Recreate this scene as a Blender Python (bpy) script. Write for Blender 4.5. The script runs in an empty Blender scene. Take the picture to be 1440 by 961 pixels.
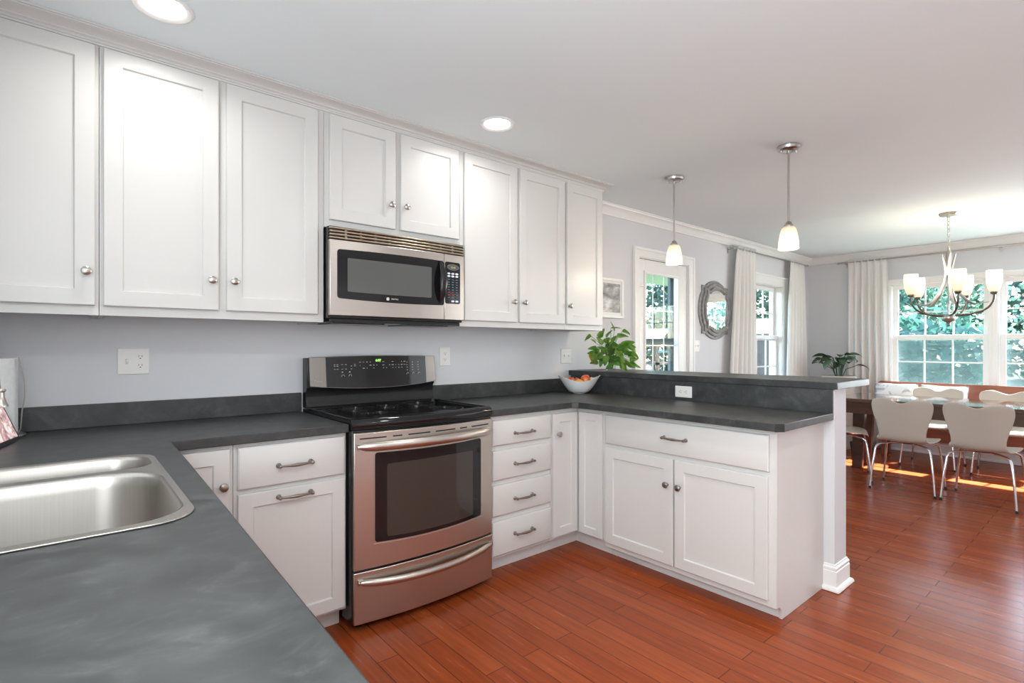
import bpy, bmesh, math, random
from math import pi, sin, cos, tan, radians, sqrt
from mathutils import Vector, Matrix, Quaternion

random.seed(7)
S = bpy.context.scene
COL = S.collection

# ------------------------------------------------------------------ camera
cd = bpy.data.cameras.new('camera')
cam = bpy.data.objects.new('camera', cd)
COL.objects.link(cam)
YAW = 0.7013
cam.location = (0.1008, -2.8523, 1.2532)
cam.rotation_euler = (pi / 2, 0, -YAW)
cd.sensor_width = 36.0
cd.lens = 738.26 / 1440 * 36.0
cd.shift_y = (488.2 - 480.5) / 1440
cd.clip_start = 0.02
cd.clip_end = 200
S.camera = cam

# ------------------------------------------------------------------ view, sky, sun
S.view_settings.view_transform = 'Standard'
S.view_settings.look = 'None'
S.view_settings.gamma = 1.0
S.view_settings.use_curve_mapping = False
S.view_settings.exposure = 0.06
S.cycles.use_denoising = True
S.cycles.max_bounces = 10
S.cycles.diffuse_bounces = 5
S.cycles.glossy_bounces = 4
S.cycles.transmission_bounces = 6
S.cycles.transparent_max_bounces = 12
S.cycles.caustics_reflective = False
S.cycles.caustics_refractive = False
S.cycles.sample_clamp_indirect = 6.0

w = bpy.data.worlds.new('world')
S.world = w
w.use_nodes = True
nt = w.node_tree
nt.nodes.clear()
sky = nt.nodes.new('ShaderNodeTexSky')
sky.sky_type = 'NISHITA'
sky.sun_disc = False
sky.sun_elevation = radians(46)
sky.sun_rotation = radians(100)
bgn = nt.nodes.new('ShaderNodeBackground')
bgn.inputs['Strength'].default_value = 2.4
wo = nt.nodes.new('ShaderNodeOutputWorld')
nt.links.new(sky.outputs[0], bgn.inputs['Color'])
nt.links.new(bgn.outputs[0], wo.inputs['Surface'])


def add_light(name, kind, loc, direction, energy, color=(1, 1, 1), size=None, size_y=None, spread=None):
    l = bpy.data.lights.new(name, kind)
    l.energy = energy
    l.color = color
    if kind == 'AREA':
        l.shape = 'RECTANGLE' if size_y else 'DISK'
        l.size = size
        if size_y:
            l.size_y = size_y
        if spread:
            l.spread = spread
    o = bpy.data.objects.new(name, l)
    COL.objects.link(o)
    o.location = loc
    o.rotation_mode = 'QUATERNION'
    o.rotation_quaternion = Vector(direction).to_track_quat('-Z', 'Y')
    return o


sun = add_light('sun', 'SUN', (20, -5, 20), (-1.0, 0.16, -1.25), 60.0, (1.0, 0.94, 0.84))
sun.data.angle = radians(0.6)
# unseen area lamps added as daylight fill; the walls behind them have no openings
add_light('fill_light_sink_wall', 'AREA', (-0.285, -1.35, 1.65), (1, 0, 0), 5, (0.90, 0.975, 1.0), 1.15, 1.0)
add_light('fill_light_left_wall', 'AREA', (-0.285, -3.05, 1.40), (1, 0, 0), 76, (0.90, 0.975, 1.0), 1.45, 1.3)  # unseen lamp added to light the peninsula fronts from the left
add_light('fill_light_front_kitchen', 'AREA', (2.4, -4.885, 1.1), (0, 1, 0), 2.5, (0.90, 0.975, 1.0), 1.7, 2.0)
add_light('fill_light_front_dining', 'AREA', (6.2, -4.885, 1.5), (0, 1, 0), 10, (0.90, 0.975, 1.0), 1.8, 1.3)
add_light('fill_light_right_wall', 'AREA', (7.785, -3.40, 1.45), (-1, 0, 0), 88, (0.90, 0.975, 1.0), 0.95, 1.25)  # unseen lamp added to brighten the dining area


# ------------------------------------------------------------------ materials
def mat(name, col=(.8, .8, .8), rough=.5, metal=0.0, **k):
    m = bpy.data.materials.new(name)
    m.use_nodes = True
    b = m.node_tree.nodes['Principled BSDF']
    b.inputs['Base Color'].default_value = (*col, 1)
    b.inputs['Roughness'].default_value = rough
    b.inputs['Metallic'].default_value = metal
    for kk, v in k.items():
        b.inputs[kk.replace('_', ' ')].default_value = v
    return m


def N(m, t, **k):
    n = m.node_tree.nodes.new(t)
    for a, b in k.items():
        setattr(n, a, b)
    return n


def L(m, a, b):
    m.node_tree.links.new(a, b)


def bsdf(m):
    return m.node_tree.nodes['Principled BSDF']


def coords(m, scale=(1, 1, 1), rot=(0, 0, 0), out='Object'):
    tc = N(m, 'ShaderNodeTexCoord')
    mp = N(m, 'ShaderNodeMapping')
    mp.inputs['Scale'].default_value = scale
    mp.inputs['Rotation'].default_value = rot
    L(m, tc.outputs[out], mp.inputs['Vector'])
    return mp.outputs[0]


def noise(m, vec, scale, detail=4, rough=.5, dist=0):
    n = N(m, 'ShaderNodeTexNoise')
    n.inputs['Scale'].default_value = scale
    n.inputs['Detail'].default_value = detail
    n.inputs['Roughness'].default_value = rough
    n.inputs['Distortion'].default_value = dist
    L(m, vec, n.inputs['Vector'])
    return n.outputs[0]


def ramp(m, fac, stops):
    r = N(m, 'ShaderNodeValToRGB')
    cr = r.color_ramp
    while len(cr.elements) < len(stops):
        cr.elements.new(.5)
    for e, (p, c) in zip(cr.elements, stops):
        e.position = p
        e.color = (*c, 1)
    L(m, fac, r.inputs[0])
    return r.outputs[0]


def bump(m, h, strength, dist=.01):
    b = N(m, 'ShaderNodeBump')
    b.inputs['Strength'].default_value = strength
    b.inputs['Distance'].default_value = dist
    L(m, h, b.inputs['Height'])
    L(m, b.outputs[0], bsdf(m).inputs['Normal'])


def noisy(name, c0, c1, scale, rough=.5, metal=0, stretch=(1, 1, 1), bumpy=0, **k):
    m = mat(name, c0, rough, metal, **k)
    f = noise(m, coords(m, stretch), scale)
    L(m, ramp(m, f, [(.3, c0), (.7, c1)]), bsdf(m).inputs['Base Color'])
    if bumpy:
        bump(m, f, bumpy, .002)
    return m


M = {}
M['wall'] = noisy('wall_paint', (.64, .645, .67), (.655, .66, .685), 3, .85)
M['ceil'] = noisy('ceiling_paint', (.775, .85, .875), (.785, .86, .885), 2, .9)
M['trim'] = noisy('white_trim_paint', (.80, .80, .79), (.82, .82, .81), 4, .4)
M['cab'] = noisy('white_cabinet_paint', (.635, .628, .612), (.645, .638, .622), 5, .36)
M['kick'] = noisy('toe_kick_paint', (.70, .69, .68), (.73, .72, .71), 5, .5)


def slate(name):
    m = mat(name, (.06, .065, .068), .38)
    v = coords(m)
    a = noise(m, v, 5, 8, .62, 1.4)
    b = noise(m, coords(m, (1, 1.5, 1.3), (0, 0, .6)), 7, 9, .72, 1.6)
    base = ramp(m, a, [(.3, (.022, .024, .025)), (.55, (.040, .043, .044)), (.75, (.072, .076, .078))])
    vein = ramp(m, b, [(.48, (0, 0, 0)), (.58, (.04, .043, .044)), (.68, (.15, .155, .157))])
    mix = N(m, 'ShaderNodeMix', data_type='RGBA', blend_type='ADD')
    mix.inputs[0].default_value = .24
    L(m, base, mix.inputs[6])
    L(m, vein, mix.inputs[7])
    L(m, mix.outputs[2], bsdf(m).inputs['Base Color'])
    L(m, ramp(m, a, [(.3, (.34,) * 3), (.7, (.46,) * 3)]), bsdf(m).inputs['Roughness'])
    bump(m, a, .05, .002)
    bsdf(m).inputs['IOR'].default_value = 1.5
    return m


M['slate'] = slate('slate_laminate')


def planks():
    m = mat('cherry_floor_planks', (.2, .06, .02), .22)
    tc = N(m, 'ShaderNodeTexCoord')
    sx = N(m, 'ShaderNodeSeparateXYZ')
    L(m, tc.outputs['Object'], sx.inputs[0])
    cx = N(m, 'ShaderNodeCombineXYZ')
    L(m, sx.outputs[1], cx.inputs[0])
    L(m, sx.outputs[0], cx.inputs[1])
    br = N(m, 'ShaderNodeTexBrick', offset=.37, offset_frequency=2, squash=1.0)
    br.inputs['Scale'].default_value = 1
    br.inputs['Brick Width'].default_value = .92
    br.inputs['Row Height'].default_value = .094
    br.inputs['Mortar Size'].default_value = .0016
    br.inputs['Mortar Smooth'].default_value = .2
    br.inputs['Color1'].default_value = (0, 0, 0, 1)
    br.inputs['Color2'].default_value = (1, 1, 1, 1)
    br.inputs['Mortar'].default_value = (.5, .5, .5, 1)
    L(m, cx.outputs[0], br.inputs['Vector'])
    tone = ramp(m, br.outputs['Color'], [(0, (.255, .046, .011)), (.5, (.285, .055, .0135)), (1, (.32, .066, .017))])
    gr = noise(m, coords(m, (14, .9, 1)), 3.5, 5, .6, .4)
    gcol = ramp(m, gr, [(.3, (.78,) * 3), (.7, (1.12,) * 3)])
    mul = N(m, 'ShaderNodeMix', data_type='RGBA', blend_type='MULTIPLY')
    mul.inputs[0].default_value = 1
    L(m, tone, mul.inputs[6])
    L(m, gcol, mul.inputs[7])
    mx = N(m, 'ShaderNodeMix', data_type='RGBA')
    L(m, br.outputs['Fac'], mx.inputs[0])
    L(m, mul.outputs[2], mx.inputs[6])
    mx.inputs[7].default_value = (.055, .012, .005, 1)
    L(m, mx.outputs[2], bsdf(m).inputs['Base Color'])
    L(m, ramp(m, gr, [(.3, (.20,) * 3), (.7, (.28,) * 3)]), bsdf(m).inputs['Roughness'])
    inv = N(m, 'ShaderNodeMath', operation='SUBTRACT')
    inv.inputs[0].default_value = 1
    L(m, br.outputs['Fac'], inv.inputs[1])
    bump(m, inv.outputs[0], .12, .001)
    bsdf(m).inputs['Specular IOR Level'].default_value = .22
    return m


M['floor'] = planks()


def brushed(name, c0, c1, rough, stretch, scale=60):
    m = mat(name, c0, rough, 1.0)
    f = noise(m, coords(m, stretch), scale, 3, .6)
    L(m, ramp(m, f, [(.3, c0), (.7, c1)]), bsdf(m).inputs['Base Color'])
    L(m, ramp(m, f, [(.3, (rough * .94,) * 3), (.7, (rough * 1.06,) * 3)]), bsdf(m).inputs['Roughness'])
    return m


M['steel'] = brushed('brushed_stainless_steel', (.585, .535, .49), (.60, .55, .505), .30, (1.2, 1.2, 160), 2.0)
M['sink'] = brushed('satin_sink_steel', (.43, .405, .375), (.465, .44, .41), .36, (120, 1.2, 1.2), 2.0)
M['panelsteel'] = brushed('warm_steel_trim', (.24, .222, .205), (.27, .25, .232), .38, (160, 1.2, 1.2), 2.0)
M['nickel'] = mat('brushed_nickel', (.52, .49, .46), .28, 1)
M['pewter'] = noisy('pewter_hardware', (.26, .225, .20), (.34, .30, .27), 40, .38, 1)
M['chrome'] = mat('chrome_tube', (.72, .72, .73), .12, 1)
M['darkmetal'] = mat('dark_bronze_metal', (.16, .13, .11), .35, 1)
M['grille'] = mat('bronze_grille_steel', (.40, .34, .26), .34, 1)
M['black'] = mat('black_enamel', (.012, .012, .013), .22)
M['blackglass'] = mat('black_glass', (.008, .008, .009), .06)
M['ovenglass'] = mat('oven_window_glass', (.045, .038, .032), .05)
M['mwglass'] = mat('microwave_window_glass', (.10, .105, .10), .08)
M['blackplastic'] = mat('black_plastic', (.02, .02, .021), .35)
M['dark'] = mat('dark_gap', (.01, .01, .01), .8)
M['ring'] = mat('burner_ring_print', (.02, .02, .02), .12)
M['mark'] = mat('panel_print', (.55, .55, .55), .5)
M['bluemark'] = mat('key_print_blue', (.10, .15, .20), .5)
M['redmark'] = mat('key_print_red', (.35, .03, .04), .5)
M['whitekey'] = mat('white_keys', (.75, .78, .85), .4)
M['plate'] = mat('white_outlet_plastic', (.80, .79, .77), .35)
M['plategrey'] = mat('grey_outlet_plate', (.58, .58, .57), .4)
M['slot'] = mat('outlet_slots', (.03, .03, .03), .6)
M['ceramic'] = mat('white_ceramic', (.80, .80, .80), .18)
M['paper'] = noisy('paper_towel', (.78, .78, .78), (.84, .84, .84), 90, .9, bumpy=.3)
M['frame'] = noisy('white_picture_frame', (.78, .78, .77), (.82, .82, .81), 8, .4)
M['mat_board'] = mat('white_mat_board', (.80, .80, .79), .8)
M['mirrorframe'] = noisy('grey_mirror_frame', (.17, .168, .165), (.30, .296, .29), 24, .5, 0)
M['mirror'] = mat('mirror_glass', (.92, .93, .93), .01, 1)
M['chair'] = noisy('cream_chair_lacquer', (.47, .425, .365), (.49, .445, .385), 4, .30)
M['tablewood'] = noisy('dark_table_wood', (.055, .022, .014), (.085, .034, .020), 6, .30, stretch=(8, .8, 4))
M['tabletop'] = noisy('polished_table_top', (.075, .036, .024), (.11, .05, .032), 6, .08, stretch=(8, .8, 4))
M['bench'] = noisy('red_brown_bench_wood', (.19, .052, .026), (.27, .08, .04), 5, .35, stretch=(4, .7, 4))
M['soil'] = noisy('potting_soil', (.03, .02, .015), (.06, .04, .03), 40, .95)
M['taupe'] = noisy('taupe_planter', (.42, .37, .33), (.48, .43, .39), 12, .6)
M['bark'] = noisy('tree_bark', (.10, .075, .055), (.17, .13, .10), 12, .9)
M['grass'] = noisy('lawn_grass', (.03, .05, .028), (.05, .075, .042), 2.5, .95)
M['deck'] = noisy('grey_deck_boards', (.09, .105, .105), (.12, .135, .135), 3, .8, stretch=(10, .6, 1))
M['porch'] = None
M['teal'] = mat('teal_plastic', (.008, .12, .14), .4)
M['playwood'] = noisy('playset_timber', (.085, .055, .04), (.11, .07, .05), 8, .8)
M['cloth'] = mat('white_canvas', (.20, .22, .23), .9)
M['shed'] = noisy('brown_shed_boards', (.075, .058, .052), (.10, .08, .07), 4, .85, stretch=(8, 8, .5))
M['blueplastic'] = mat('dark_blue_fabric', (.02, .028, .05), .8)
M['yellowleaf'] = noisy('yellowed_leaf', (.62, .32, .02), (.68, .42, .05), 20, .5)
M['pink'] = None


def board_lines(name, c, dark, scale, axis):
    m = mat(name, c, .6)
    wv = N(m, 'ShaderNodeTexWave', wave_type='BANDS', bands_direction=axis)
    wv.inputs['Scale'].default_value = scale
    L(m, coords(m), wv.inputs['Vector'])
    L(m, ramp(m, wv.outputs[0], [(.0, dark), (.12, c)]), bsdf(m).inputs['Base Color'])
    return m


M['porch'] = board_lines('porch_ceiling_boards', (.62, .72, .64), (.36, .46, .42), 1.6, 'X')


def emit(name, col, strength, base=(.8, .8, .8)):
    m = mat(name, base, .4)
    bsdf(m).inputs['Emission Color'].default_value = (*col, 1)
    bsdf(m).inputs['Emission Strength'].default_value = strength
    return m


M['can'] = emit('recessed_bulb_glow', (1, .97, .90), 9)
M['bulb'] = emit('bulb_glow', (1, .84, .58), 3.2)
M['greenled'] = emit('green_clock_digits', (.45, 1, .15), 2.2, (.02, .05, .01))
M['amberled'] = emit('dim_display_digits', (.9, .75, .45), .5, (.1, .09, .06))


def frosted(name, col, strength):
    m = mat(name, (.86, .84, .80), .45)
    b = bsdf(m)
    tr = N(m, 'ShaderNodeBsdfTranslucent')
    tr.inputs['Color'].default_value = (.95, .90, .82, 1)
    mx = N(m, 'ShaderNodeMixShader')
    mx.inputs[0].default_value = .55
    out = m.node_tree.nodes['Material Output']
    L(m, b.outputs[0], mx.inputs[1])
    L(m, tr.outputs[0], mx.inputs[2])
    L(m, mx.outputs[0], out.inputs['Surface'])
    tp = N(m, 'ShaderNodeBsdfTransparent')
    tp.inputs['Color'].default_value = (1, .97, .92, 1)
    m2 = N(m, 'ShaderNodeMixShader')
    m2.inputs[0].default_value = strength
    L(m, mx.outputs[0], m2.inputs[1])
    L(m, tp.outputs[0], m2.inputs[2])
    L(m, m2.outputs[0], out.inputs['Surface'])
    return m


M['shade'] = frosted('frosted_glass_shade', (1, .84, .66), .22)
M['pshade'] = frosted('lit_frosted_pendant_glass', (1, .86, .68), .18)


def thin_glass(name, tint=(.97, 1, .99), gl=.9):
    m = bpy.data.materials.new(name)
    m.use_nodes = True
    m.node_tree.nodes.clear()
    tr = N(m, 'ShaderNodeBsdfTransparent')
    tr.inputs['Color'].default_value = (*tint, 1)
    g = N(m, 'ShaderNodeBsdfGlossy')
    g.inputs['Roughness'].default_value = .02
    fr = N(m, 'ShaderNodeLayerWeight')
    pw_ = N(m, 'ShaderNodeMath', operation='POWER')
    pw_.inputs[1].default_value = 4
    L(m, fr.outputs['Facing'], pw_.inputs[0])
    sc = N(m, 'ShaderNodeMath', operation='MULTIPLY_ADD')
    sc.inputs[1].default_value = .25 * gl
    sc.inputs[2].default_value = .008
    L(m, pw_.outputs[0], sc.inputs[0])
    mx = N(m, 'ShaderNodeMixShader')
    L(m, sc.outputs[0], mx.inputs[0])
    L(m, tr.outputs[0], mx.inputs[1])
    L(m, g.outputs[0], mx.inputs[2])
    out = N(m, 'ShaderNodeOutputMaterial')
    L(m, mx.outputs[0], out.inputs['Surface'])
    return m


M['glass'] = thin_glass('window_glass')
M['vase'] = thin_glass('clear_vase_glass', (.93, .96, .95), 1.0)


def screen_mat():
    m = bpy.data.materials.new('insect_screen')
    m.use_nodes = True
    m.node_tree.nodes.clear()
    tr = N(m, 'ShaderNodeBsdfTransparent')
    tr.inputs['Color'].default_value = (.95, .97, .98, 1)
    d = N(m, 'ShaderNodeBsdfDiffuse')
    d.inputs['Color'].default_value = (.20, .28, .30, 1)
    mx = N(m, 'ShaderNodeMixShader')
    mx.inputs[0].default_value = .38
    L(m, tr.outputs[0], mx.inputs[1])
    L(m, d.outputs[0], mx.inputs[2])
    out = N(m, 'ShaderNodeOutputMaterial')
    L(m, mx.outputs[0], out.inputs['Surface'])
    return m


M['screen'] = screen_mat()


def leafy(name, c0, c1, scale, trans=.35, vein=False):
    m = mat(name, c0, .42)
    f = noise(m, coords(m), scale, 3)
    c = ramp(m, f, [(.35, c0), (.65, c1)])
    L(m, c, bsdf(m).inputs['Base Color'])
    tr = N(m, 'ShaderNodeBsdfTranslucent')
    L(m, c, tr.inputs['Color'])
    mx = N(m, 'ShaderNodeMixShader')
    mx.inputs[0].default_value = trans
    L(m, bsdf(m).outputs[0], mx.inputs[1])
    L(m, tr.outputs[0], mx.inputs[2])
    L(m, mx.outputs[0], m.node_tree.nodes['Material Output'].inputs['Surface'])
    return m


M['pothos'] = leafy('pothos_leaves', (.06, .20, .02), (.22, .40, .07), 14)
M['stem'] = leafy('green_stems', (.10, .20, .04), (.20, .30, .08), 10)
M['darkleaf'] = leafy('dark_plant_leaves', (.018, .05, .022), (.05, .10, .045), 9, .12)
M['treeleaf'] = leafy('tree_leaves', (.055, .16, .115), (.15, .28, .21), 1.2, .45)
M['treeleaf2'] = leafy('deep_tree_leaves', (.022, .085, .075), (.06, .15, .12), 1.2, .4)


M['farleaf'] = leafy('sunny_garden_leaves', (.022, .062, .042), (.062, .125, .085), 1.2, .3)


def fabric(name, col, trans):
    m = mat(name, col, .9)
    f = noise(m, coords(m, (1, 1, .3)), 220, 2)
    bump(m, f, .15, .001)
    tr = N(m, 'ShaderNodeBsdfTranslucent')
    tr.inputs['Color'].default_value = (*col, 1)
    mx = N(m, 'ShaderNodeMixShader')
    mx.inputs[0].default_value = trans
    L(m, bsdf(m).outputs[0], mx.inputs[1])
    L(m, tr.outputs[0], mx.inputs[2])
    L(m, mx.outputs[0], m.node_tree.nodes['Material Output'].inputs['Surface'])
    return m


M['curtain'] = fabric('cream_curtain_linen', (.90, .885, .86), .28)


def pillow_mat():
    m = mat('patterned_pillow_fabric', (.8, .8, .8), .9)
    f = noise(m, coords(m), 7, 2, .5, 1.5)
    L(m, ramp(m, f, [(.52, (.78, .78, .79)), (.60, (.42, .44, .48))]), bsdf(m).inputs['Base Color'])
    return m


M['pillow'] = pillow_mat()


def photo_mat():
    m = mat('grey_cloud_photograph', (.4, .4, .4), .5)
    f = noise(m, coords(m, (1, 1, 2.0)), 7, 8, .6, .1)
    L(m, ramp(m, f, [(.3, (.10, .10, .10)), (.5, (.33, .33, .33)), (.68, (.72, .72, .71))]), bsdf(m).inputs['Base Color'])
    return m


M['photo'] = photo_mat()


def screen_picture():
    m = mat('tablet_picture', (.7, .5, .5), .1)
    f = noise(m, coords(m), 26, 6, .6, .6)
    c = ramp(m, f, [(.35, (.16, .12, .12)), (.5, (.62, .38, .37)), (.62, (.85, .80, .78))])
    L(m, c, bsdf(m).inputs['Base Color'])
    L(m, c, bsdf(m).inputs['Emission Color'])
    bsdf(m).inputs['Emission Strength'].default_value = .55
    return m


M['tablet'] = screen_picture()


def apple_mat():
    m = mat('red_gold_apple_skin', (.6, .1, .05), .3)
    f = noise(m, coords(m, (1, 1, .5)), 16, 4, .6, .5)
    L(m, ramp(m, f, [(.38, (.50, .035, .025)), (.52, (.66, .16, .05)), (.64, (.78, .48, .10))]), bsdf(m).inputs['Base Color'])
    return m


M['apple'] = apple_mat()
M['peach'] = noisy('yellow_orange_fruit_skin', (.80, .36, .04), (.85, .55, .08), 14, .4)


# ------------------------------------------------------------------ builders
def ident(u, v, w):
    return (u, v, w)


def facing_y(y0):               # front faces -y: u along x, v up, w outwards
    return lambda u, v, w: (u, y0 - w, v)


def facing_x(x0):               # front faces -x: u = -y, v up, w outwards
    return lambda u, v, w: (x0 - w, -u, v)


class MB:
    def __init__(self, mp=ident):
        self.bm = bmesh.new()
        self.mp = mp

    def v(self, a, b, c):
        return self.bm.verts.new(self.mp(a, b, c))

    def f(self, vs, mi=0):
        try:
            fc = self.bm.faces.new(vs)
            fc.material_index = mi
            return fc
        except ValueError:
            return None

    def box(self, a0, a1, b0, b1, c0, c1, mi=0):
        p = [self.v(a, b, c) for c in (c0, c1) for b in (b0, b1) for a in (a0, a1)]
        for q in ((0, 1, 3, 2), (4, 6, 7, 5), (0, 4, 5, 1), (2, 3, 7, 6), (0, 2, 6, 4), (1, 5, 7, 3)):
            self.f([p[i] for i in q], mi)
        return self

    def rings(self, rings, closed=True, cap=True, mi=0):
        R = [[self.v(*p) for p in r] for r in rings]
        n = len(R[0])
        for i in range(len(R) - 1):
            for j in range(n if closed else n - 1):
                k = (j + 1) % n
                self.f([R[i][j], R[i][k], R[i + 1][k], R[i + 1][j]], mi)
        if cap:
            self.f(R[0][::-1], mi)
            self.f(R[-1], mi)
        return R

    def lathe(self, prof, c=(0, 0, 0), axis='z', seg=24, cap=True, mi=0):
        rings = []
        for r, h in prof:
            ring = []
            for i in range(seg):
                a = 2 * pi * i / seg
                x, y = max(r, 1e-5) * cos(a), max(r, 1e-5) * sin(a)
                if axis == 'z':
                    ring.append((c[0] + x, c[1] + y, c[2] + h))
                elif axis == 'y':
                    ring.append((c[0] + x, c[1] + h, c[2] + y))
                else:
                    ring.append((c[0] + h, c[1] + x, c[2] + y))
            rings.append(ring)
        self.rings(rings, True, cap, mi)
        return self

    def tube(self, path, r, seg=10, closed=False, mi=0, flat=1.0):
        P = [Vector(p) for p in path]
        n = len(P)
        rr = r if isinstance(r, (list, tuple)) else [r] * n
        rings = []
        up = None
        for i in range(n):
            if closed:
                t = P[(i + 1) % n] - P[i - 1]
            else:
                t = P[min(i + 1, n - 1)] - P[max(i - 1, 0)]
            t.normalize()
            if up is None:
                up = Vector((0, 0, 1)) if abs(t.z) < .9 else Vector((1, 0, 0))
            s = t.cross(up)
            if s.length < 1e-6:
                s = t.orthogonal()
            s.normalize()
            up = s.cross(t).normalized()
            rings.append([tuple(P[i] + (s * cos(2 * pi * j / seg) * flat + up * sin(2 * pi * j / seg)) * rr[i]) for j in range(seg)])
        if closed:
            rings.append(rings[0])
        self.rings(rings, True, not closed, mi)
        return self

    def prism(self, outline, w0, w1, holes=(), mi=0):
        """outline in the first two coordinates, extruded along the third"""
        for wv in (w0, w1):
            edges = []
            for loop in [outline] + list(holes):
                vs = [self.v(a, b, wv) for a, b in loop]
                edges += [self.bm.edges.new((vs[i], vs[(i + 1) % len(vs)])) for i in range(len(vs))]
            r = bmesh.ops.triangle_fill(self.bm, edges=edges, use_beauty=True)
            for g in r['geom']:
                if isinstance(g, bmesh.types.BMFace):
                    g.material_index = mi
        for loop in [outline] + list(holes):
            a = [self.v(p, q, w0) for p, q in loop]
            b = [self.v(p, q, w1) for p, q in loop]
            for i in range(len(loop)):
                j = (i + 1) % len(loop)
                self.f([a[i], a[j], b[j], b[i]], mi)
        bmesh.ops.remove_doubles(self.bm, verts=self.bm.verts, dist=1e-5)
        return self

    def sweep(self, prof, path, mi=0):
        """profile points (out, up) swept along a horizontal polyline, mitred; out is to the right of travel"""
        P = [Vector((p[0], p[1])) for p in path]
        n = len(P)
        rings = []
        for i in range(n):
            d0 = (P[i] - P[i - 1]).normalized() if i else None
            d1 = (P[i + 1] - P[i]).normalized() if i < n - 1 else None
            if d0 is None:
                d0 = d1
            if d1 is None:
                d1 = d0
            n0 = Vector((d0.y, -d0.x))
            n1 = Vector((d1.y, -d1.x))
            m = (n0 + n1).normalized()
            k = 1 / max(.2, m.dot(n0))
            rings.append([(P[i].x + m.x * o * k, P[i].y + m.y * o * k, z) for o, z in prof])
        self.rings(rings, True, True, mi)
        return self

    def build(self, name, m, parent=None, bevel=0, seg=2, smooth=True, local=False, angle=.6):
        bm = self.bm
        bmesh.ops.recalc_face_normals(bm, faces=bm.faces)
        me = bpy.data.meshes.new(name)
        off = Vector((0, 0, 0))
        p = parent
        while p is not None and not local:
            off += Vector(p.location)
            p = p.parent
        if off.length:
            bmesh.ops.translate(bm, verts=bm.verts, vec=-off)
        bm.to_mesh(me)
        bm.free()
        for mm in (m if isinstance(m, (list, tuple)) else [m]):
            me.materials.append(mm)
        if smooth:
            me.shade_smooth()
            me.set_sharp_from_angle(angle=angle)
        o = bpy.data.objects.new(name, me)
        COL.objects.link(o)
        if parent is not None:
            o.parent = parent
        if bevel:
            b = o.modifiers.new('bevel', 'BEVEL')
            b.width = bevel
            b.segments = seg
            b.limit_method = 'ANGLE'
            b.angle_limit = radians(35)
        return o


def tag(o, label=None, cat=None, group=None, kind=None):
    if label:
        o['label'] = label
    if cat:
        o['category'] = cat
    if group:
        o['group'] = group
    if kind:
        o['kind'] = kind
    return o


def thing(name, label, cat, loc=(0, 0, 0), rz=0, group=None, kind=None):
    o = bpy.data.objects.new(name, None)
    COL.objects.link(o)
    o.location = loc
    o.rotation_euler = (0, 0, rz)
    o.empty_display_size = .05
    return tag(o, label, cat, group, kind)


def copy_tree(o, parent=None):
    c = o.copy()
    COL.objects.link(c)
    if parent is not None:
        c.parent = parent
    for ch in list(o.children):
        copy_tree(ch, c)
    return c


def struct(mb, name, m, label=None, **k):
    o = mb.build(name, m, **k)
    return tag(o, label, kind='structure')


def text_obj(name, s, size, m, parent, loc, mp_rot, extrude=.0004, align='CENTER'):
    cu = bpy.data.curves.new(name, 'FONT')
    cu.body = s
    cu.size = size
    cu.extrude = extrude
    cu.align_x = align
    cu.align_y = 'CENTER'
    t = bpy.data.objects.new(name + '_curve', cu)
    COL.objects.link(t)
    dg = bpy.context.evaluated_depsgraph_get()
    me = bpy.data.meshes.new_from_object(t.evaluated_get(dg))
    me.name = name
    bpy.data.objects.remove(t)
    bpy.data.curves.remove(cu)
    me.materials.clear()
    me.materials.append(m)
    o = bpy.data.objects.new(name, me)
    COL.objects.link(o)
    off = Vector((0, 0, 0))
    p = parent
    while p is not None:
        off += Vector(p.location)
        p = p.parent
    o.parent = parent
    o.location = Vector(loc) - off
    o.rotation_euler = mp_rot
    return o


def rrect(a0, a1, b0, b1, r, n=6):
    """rounded rectangle outline; r is one radius or four (a1b1, a0b1, a0b0, a1b0)"""
    rs = r if isinstance(r, (list, tuple)) else [r] * 4
    pts = []
    for (ca, cb, st), q in zip(((a1, b1, 0), (a0, b1, 90), (a0, b0, 180), (a1, b0, 270)), rs):
        sa = -1 if ca == a1 else 1
        sb = -1 if cb == b1 else 1
        for i in range(n + 1):
            t = radians(st + 90 * i / n)
            pts.append((ca + sa * q + q * cos(t), cb + sb * q + q * sin(t)))
    return pts


# ------------------------------------------------------------------ room shell
CEIL = 2.445
XW = 7.8
XL = -0.30
YF = -4.9


def wall_with_holes(name, mp, u0, u1, v0, v1, th, holes, label=None):
    """wall slab in (u, v), holes as (ua, ub, va, vb); cells between the cuts"""
    mb = MB(mp)
    us = sorted({u0, u1, *[h[0] for h in holes], *[h[1] for h in holes]})
    vs = sorted({v0, v1, *[h[2] for h in holes], *[h[3] for h in holes]})
    solid = {}
    for i in range(len(us) - 1):
        for j in range(len(vs) - 1):
            cu, cv = (us[i] + us[i + 1]) / 2, (vs[j] + vs[j + 1]) / 2
            solid[i, j] = not any(h[0] < cu < h[1] and h[2] < cv < h[3] for h in holes)
    V = {}

    def gv(i, j, s):
        k = (i, j, s)
        if k not in V:
            V[k] = mb.v(us[i], vs[j], 0 if s else -th)
        return V[k]
    for (i, j), s in solid.items():
        if not s:
            continue
        for side in (0, 1):
            mb.f([gv(i, j, side), gv(i + 1, j, side), gv(i + 1, j + 1, side), gv(i, j + 1, side)])
        for di, dj, a, b in ((-1, 0, (i, j), (i, j + 1)), (1, 0, (i + 1, j), (i + 1, j + 1)), (0, -1, (i, j), (i + 1, j)), (0, 1, (i, j + 1), (i + 1, j + 1))):
            if not solid.get((i + di, j + dj), False):
                mb.f([gv(*a, 0), gv(*b, 0), gv(*b, 1), gv(*a, 1)])
    return struct(mb, name, M['wall'], label, smooth=False)


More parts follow.
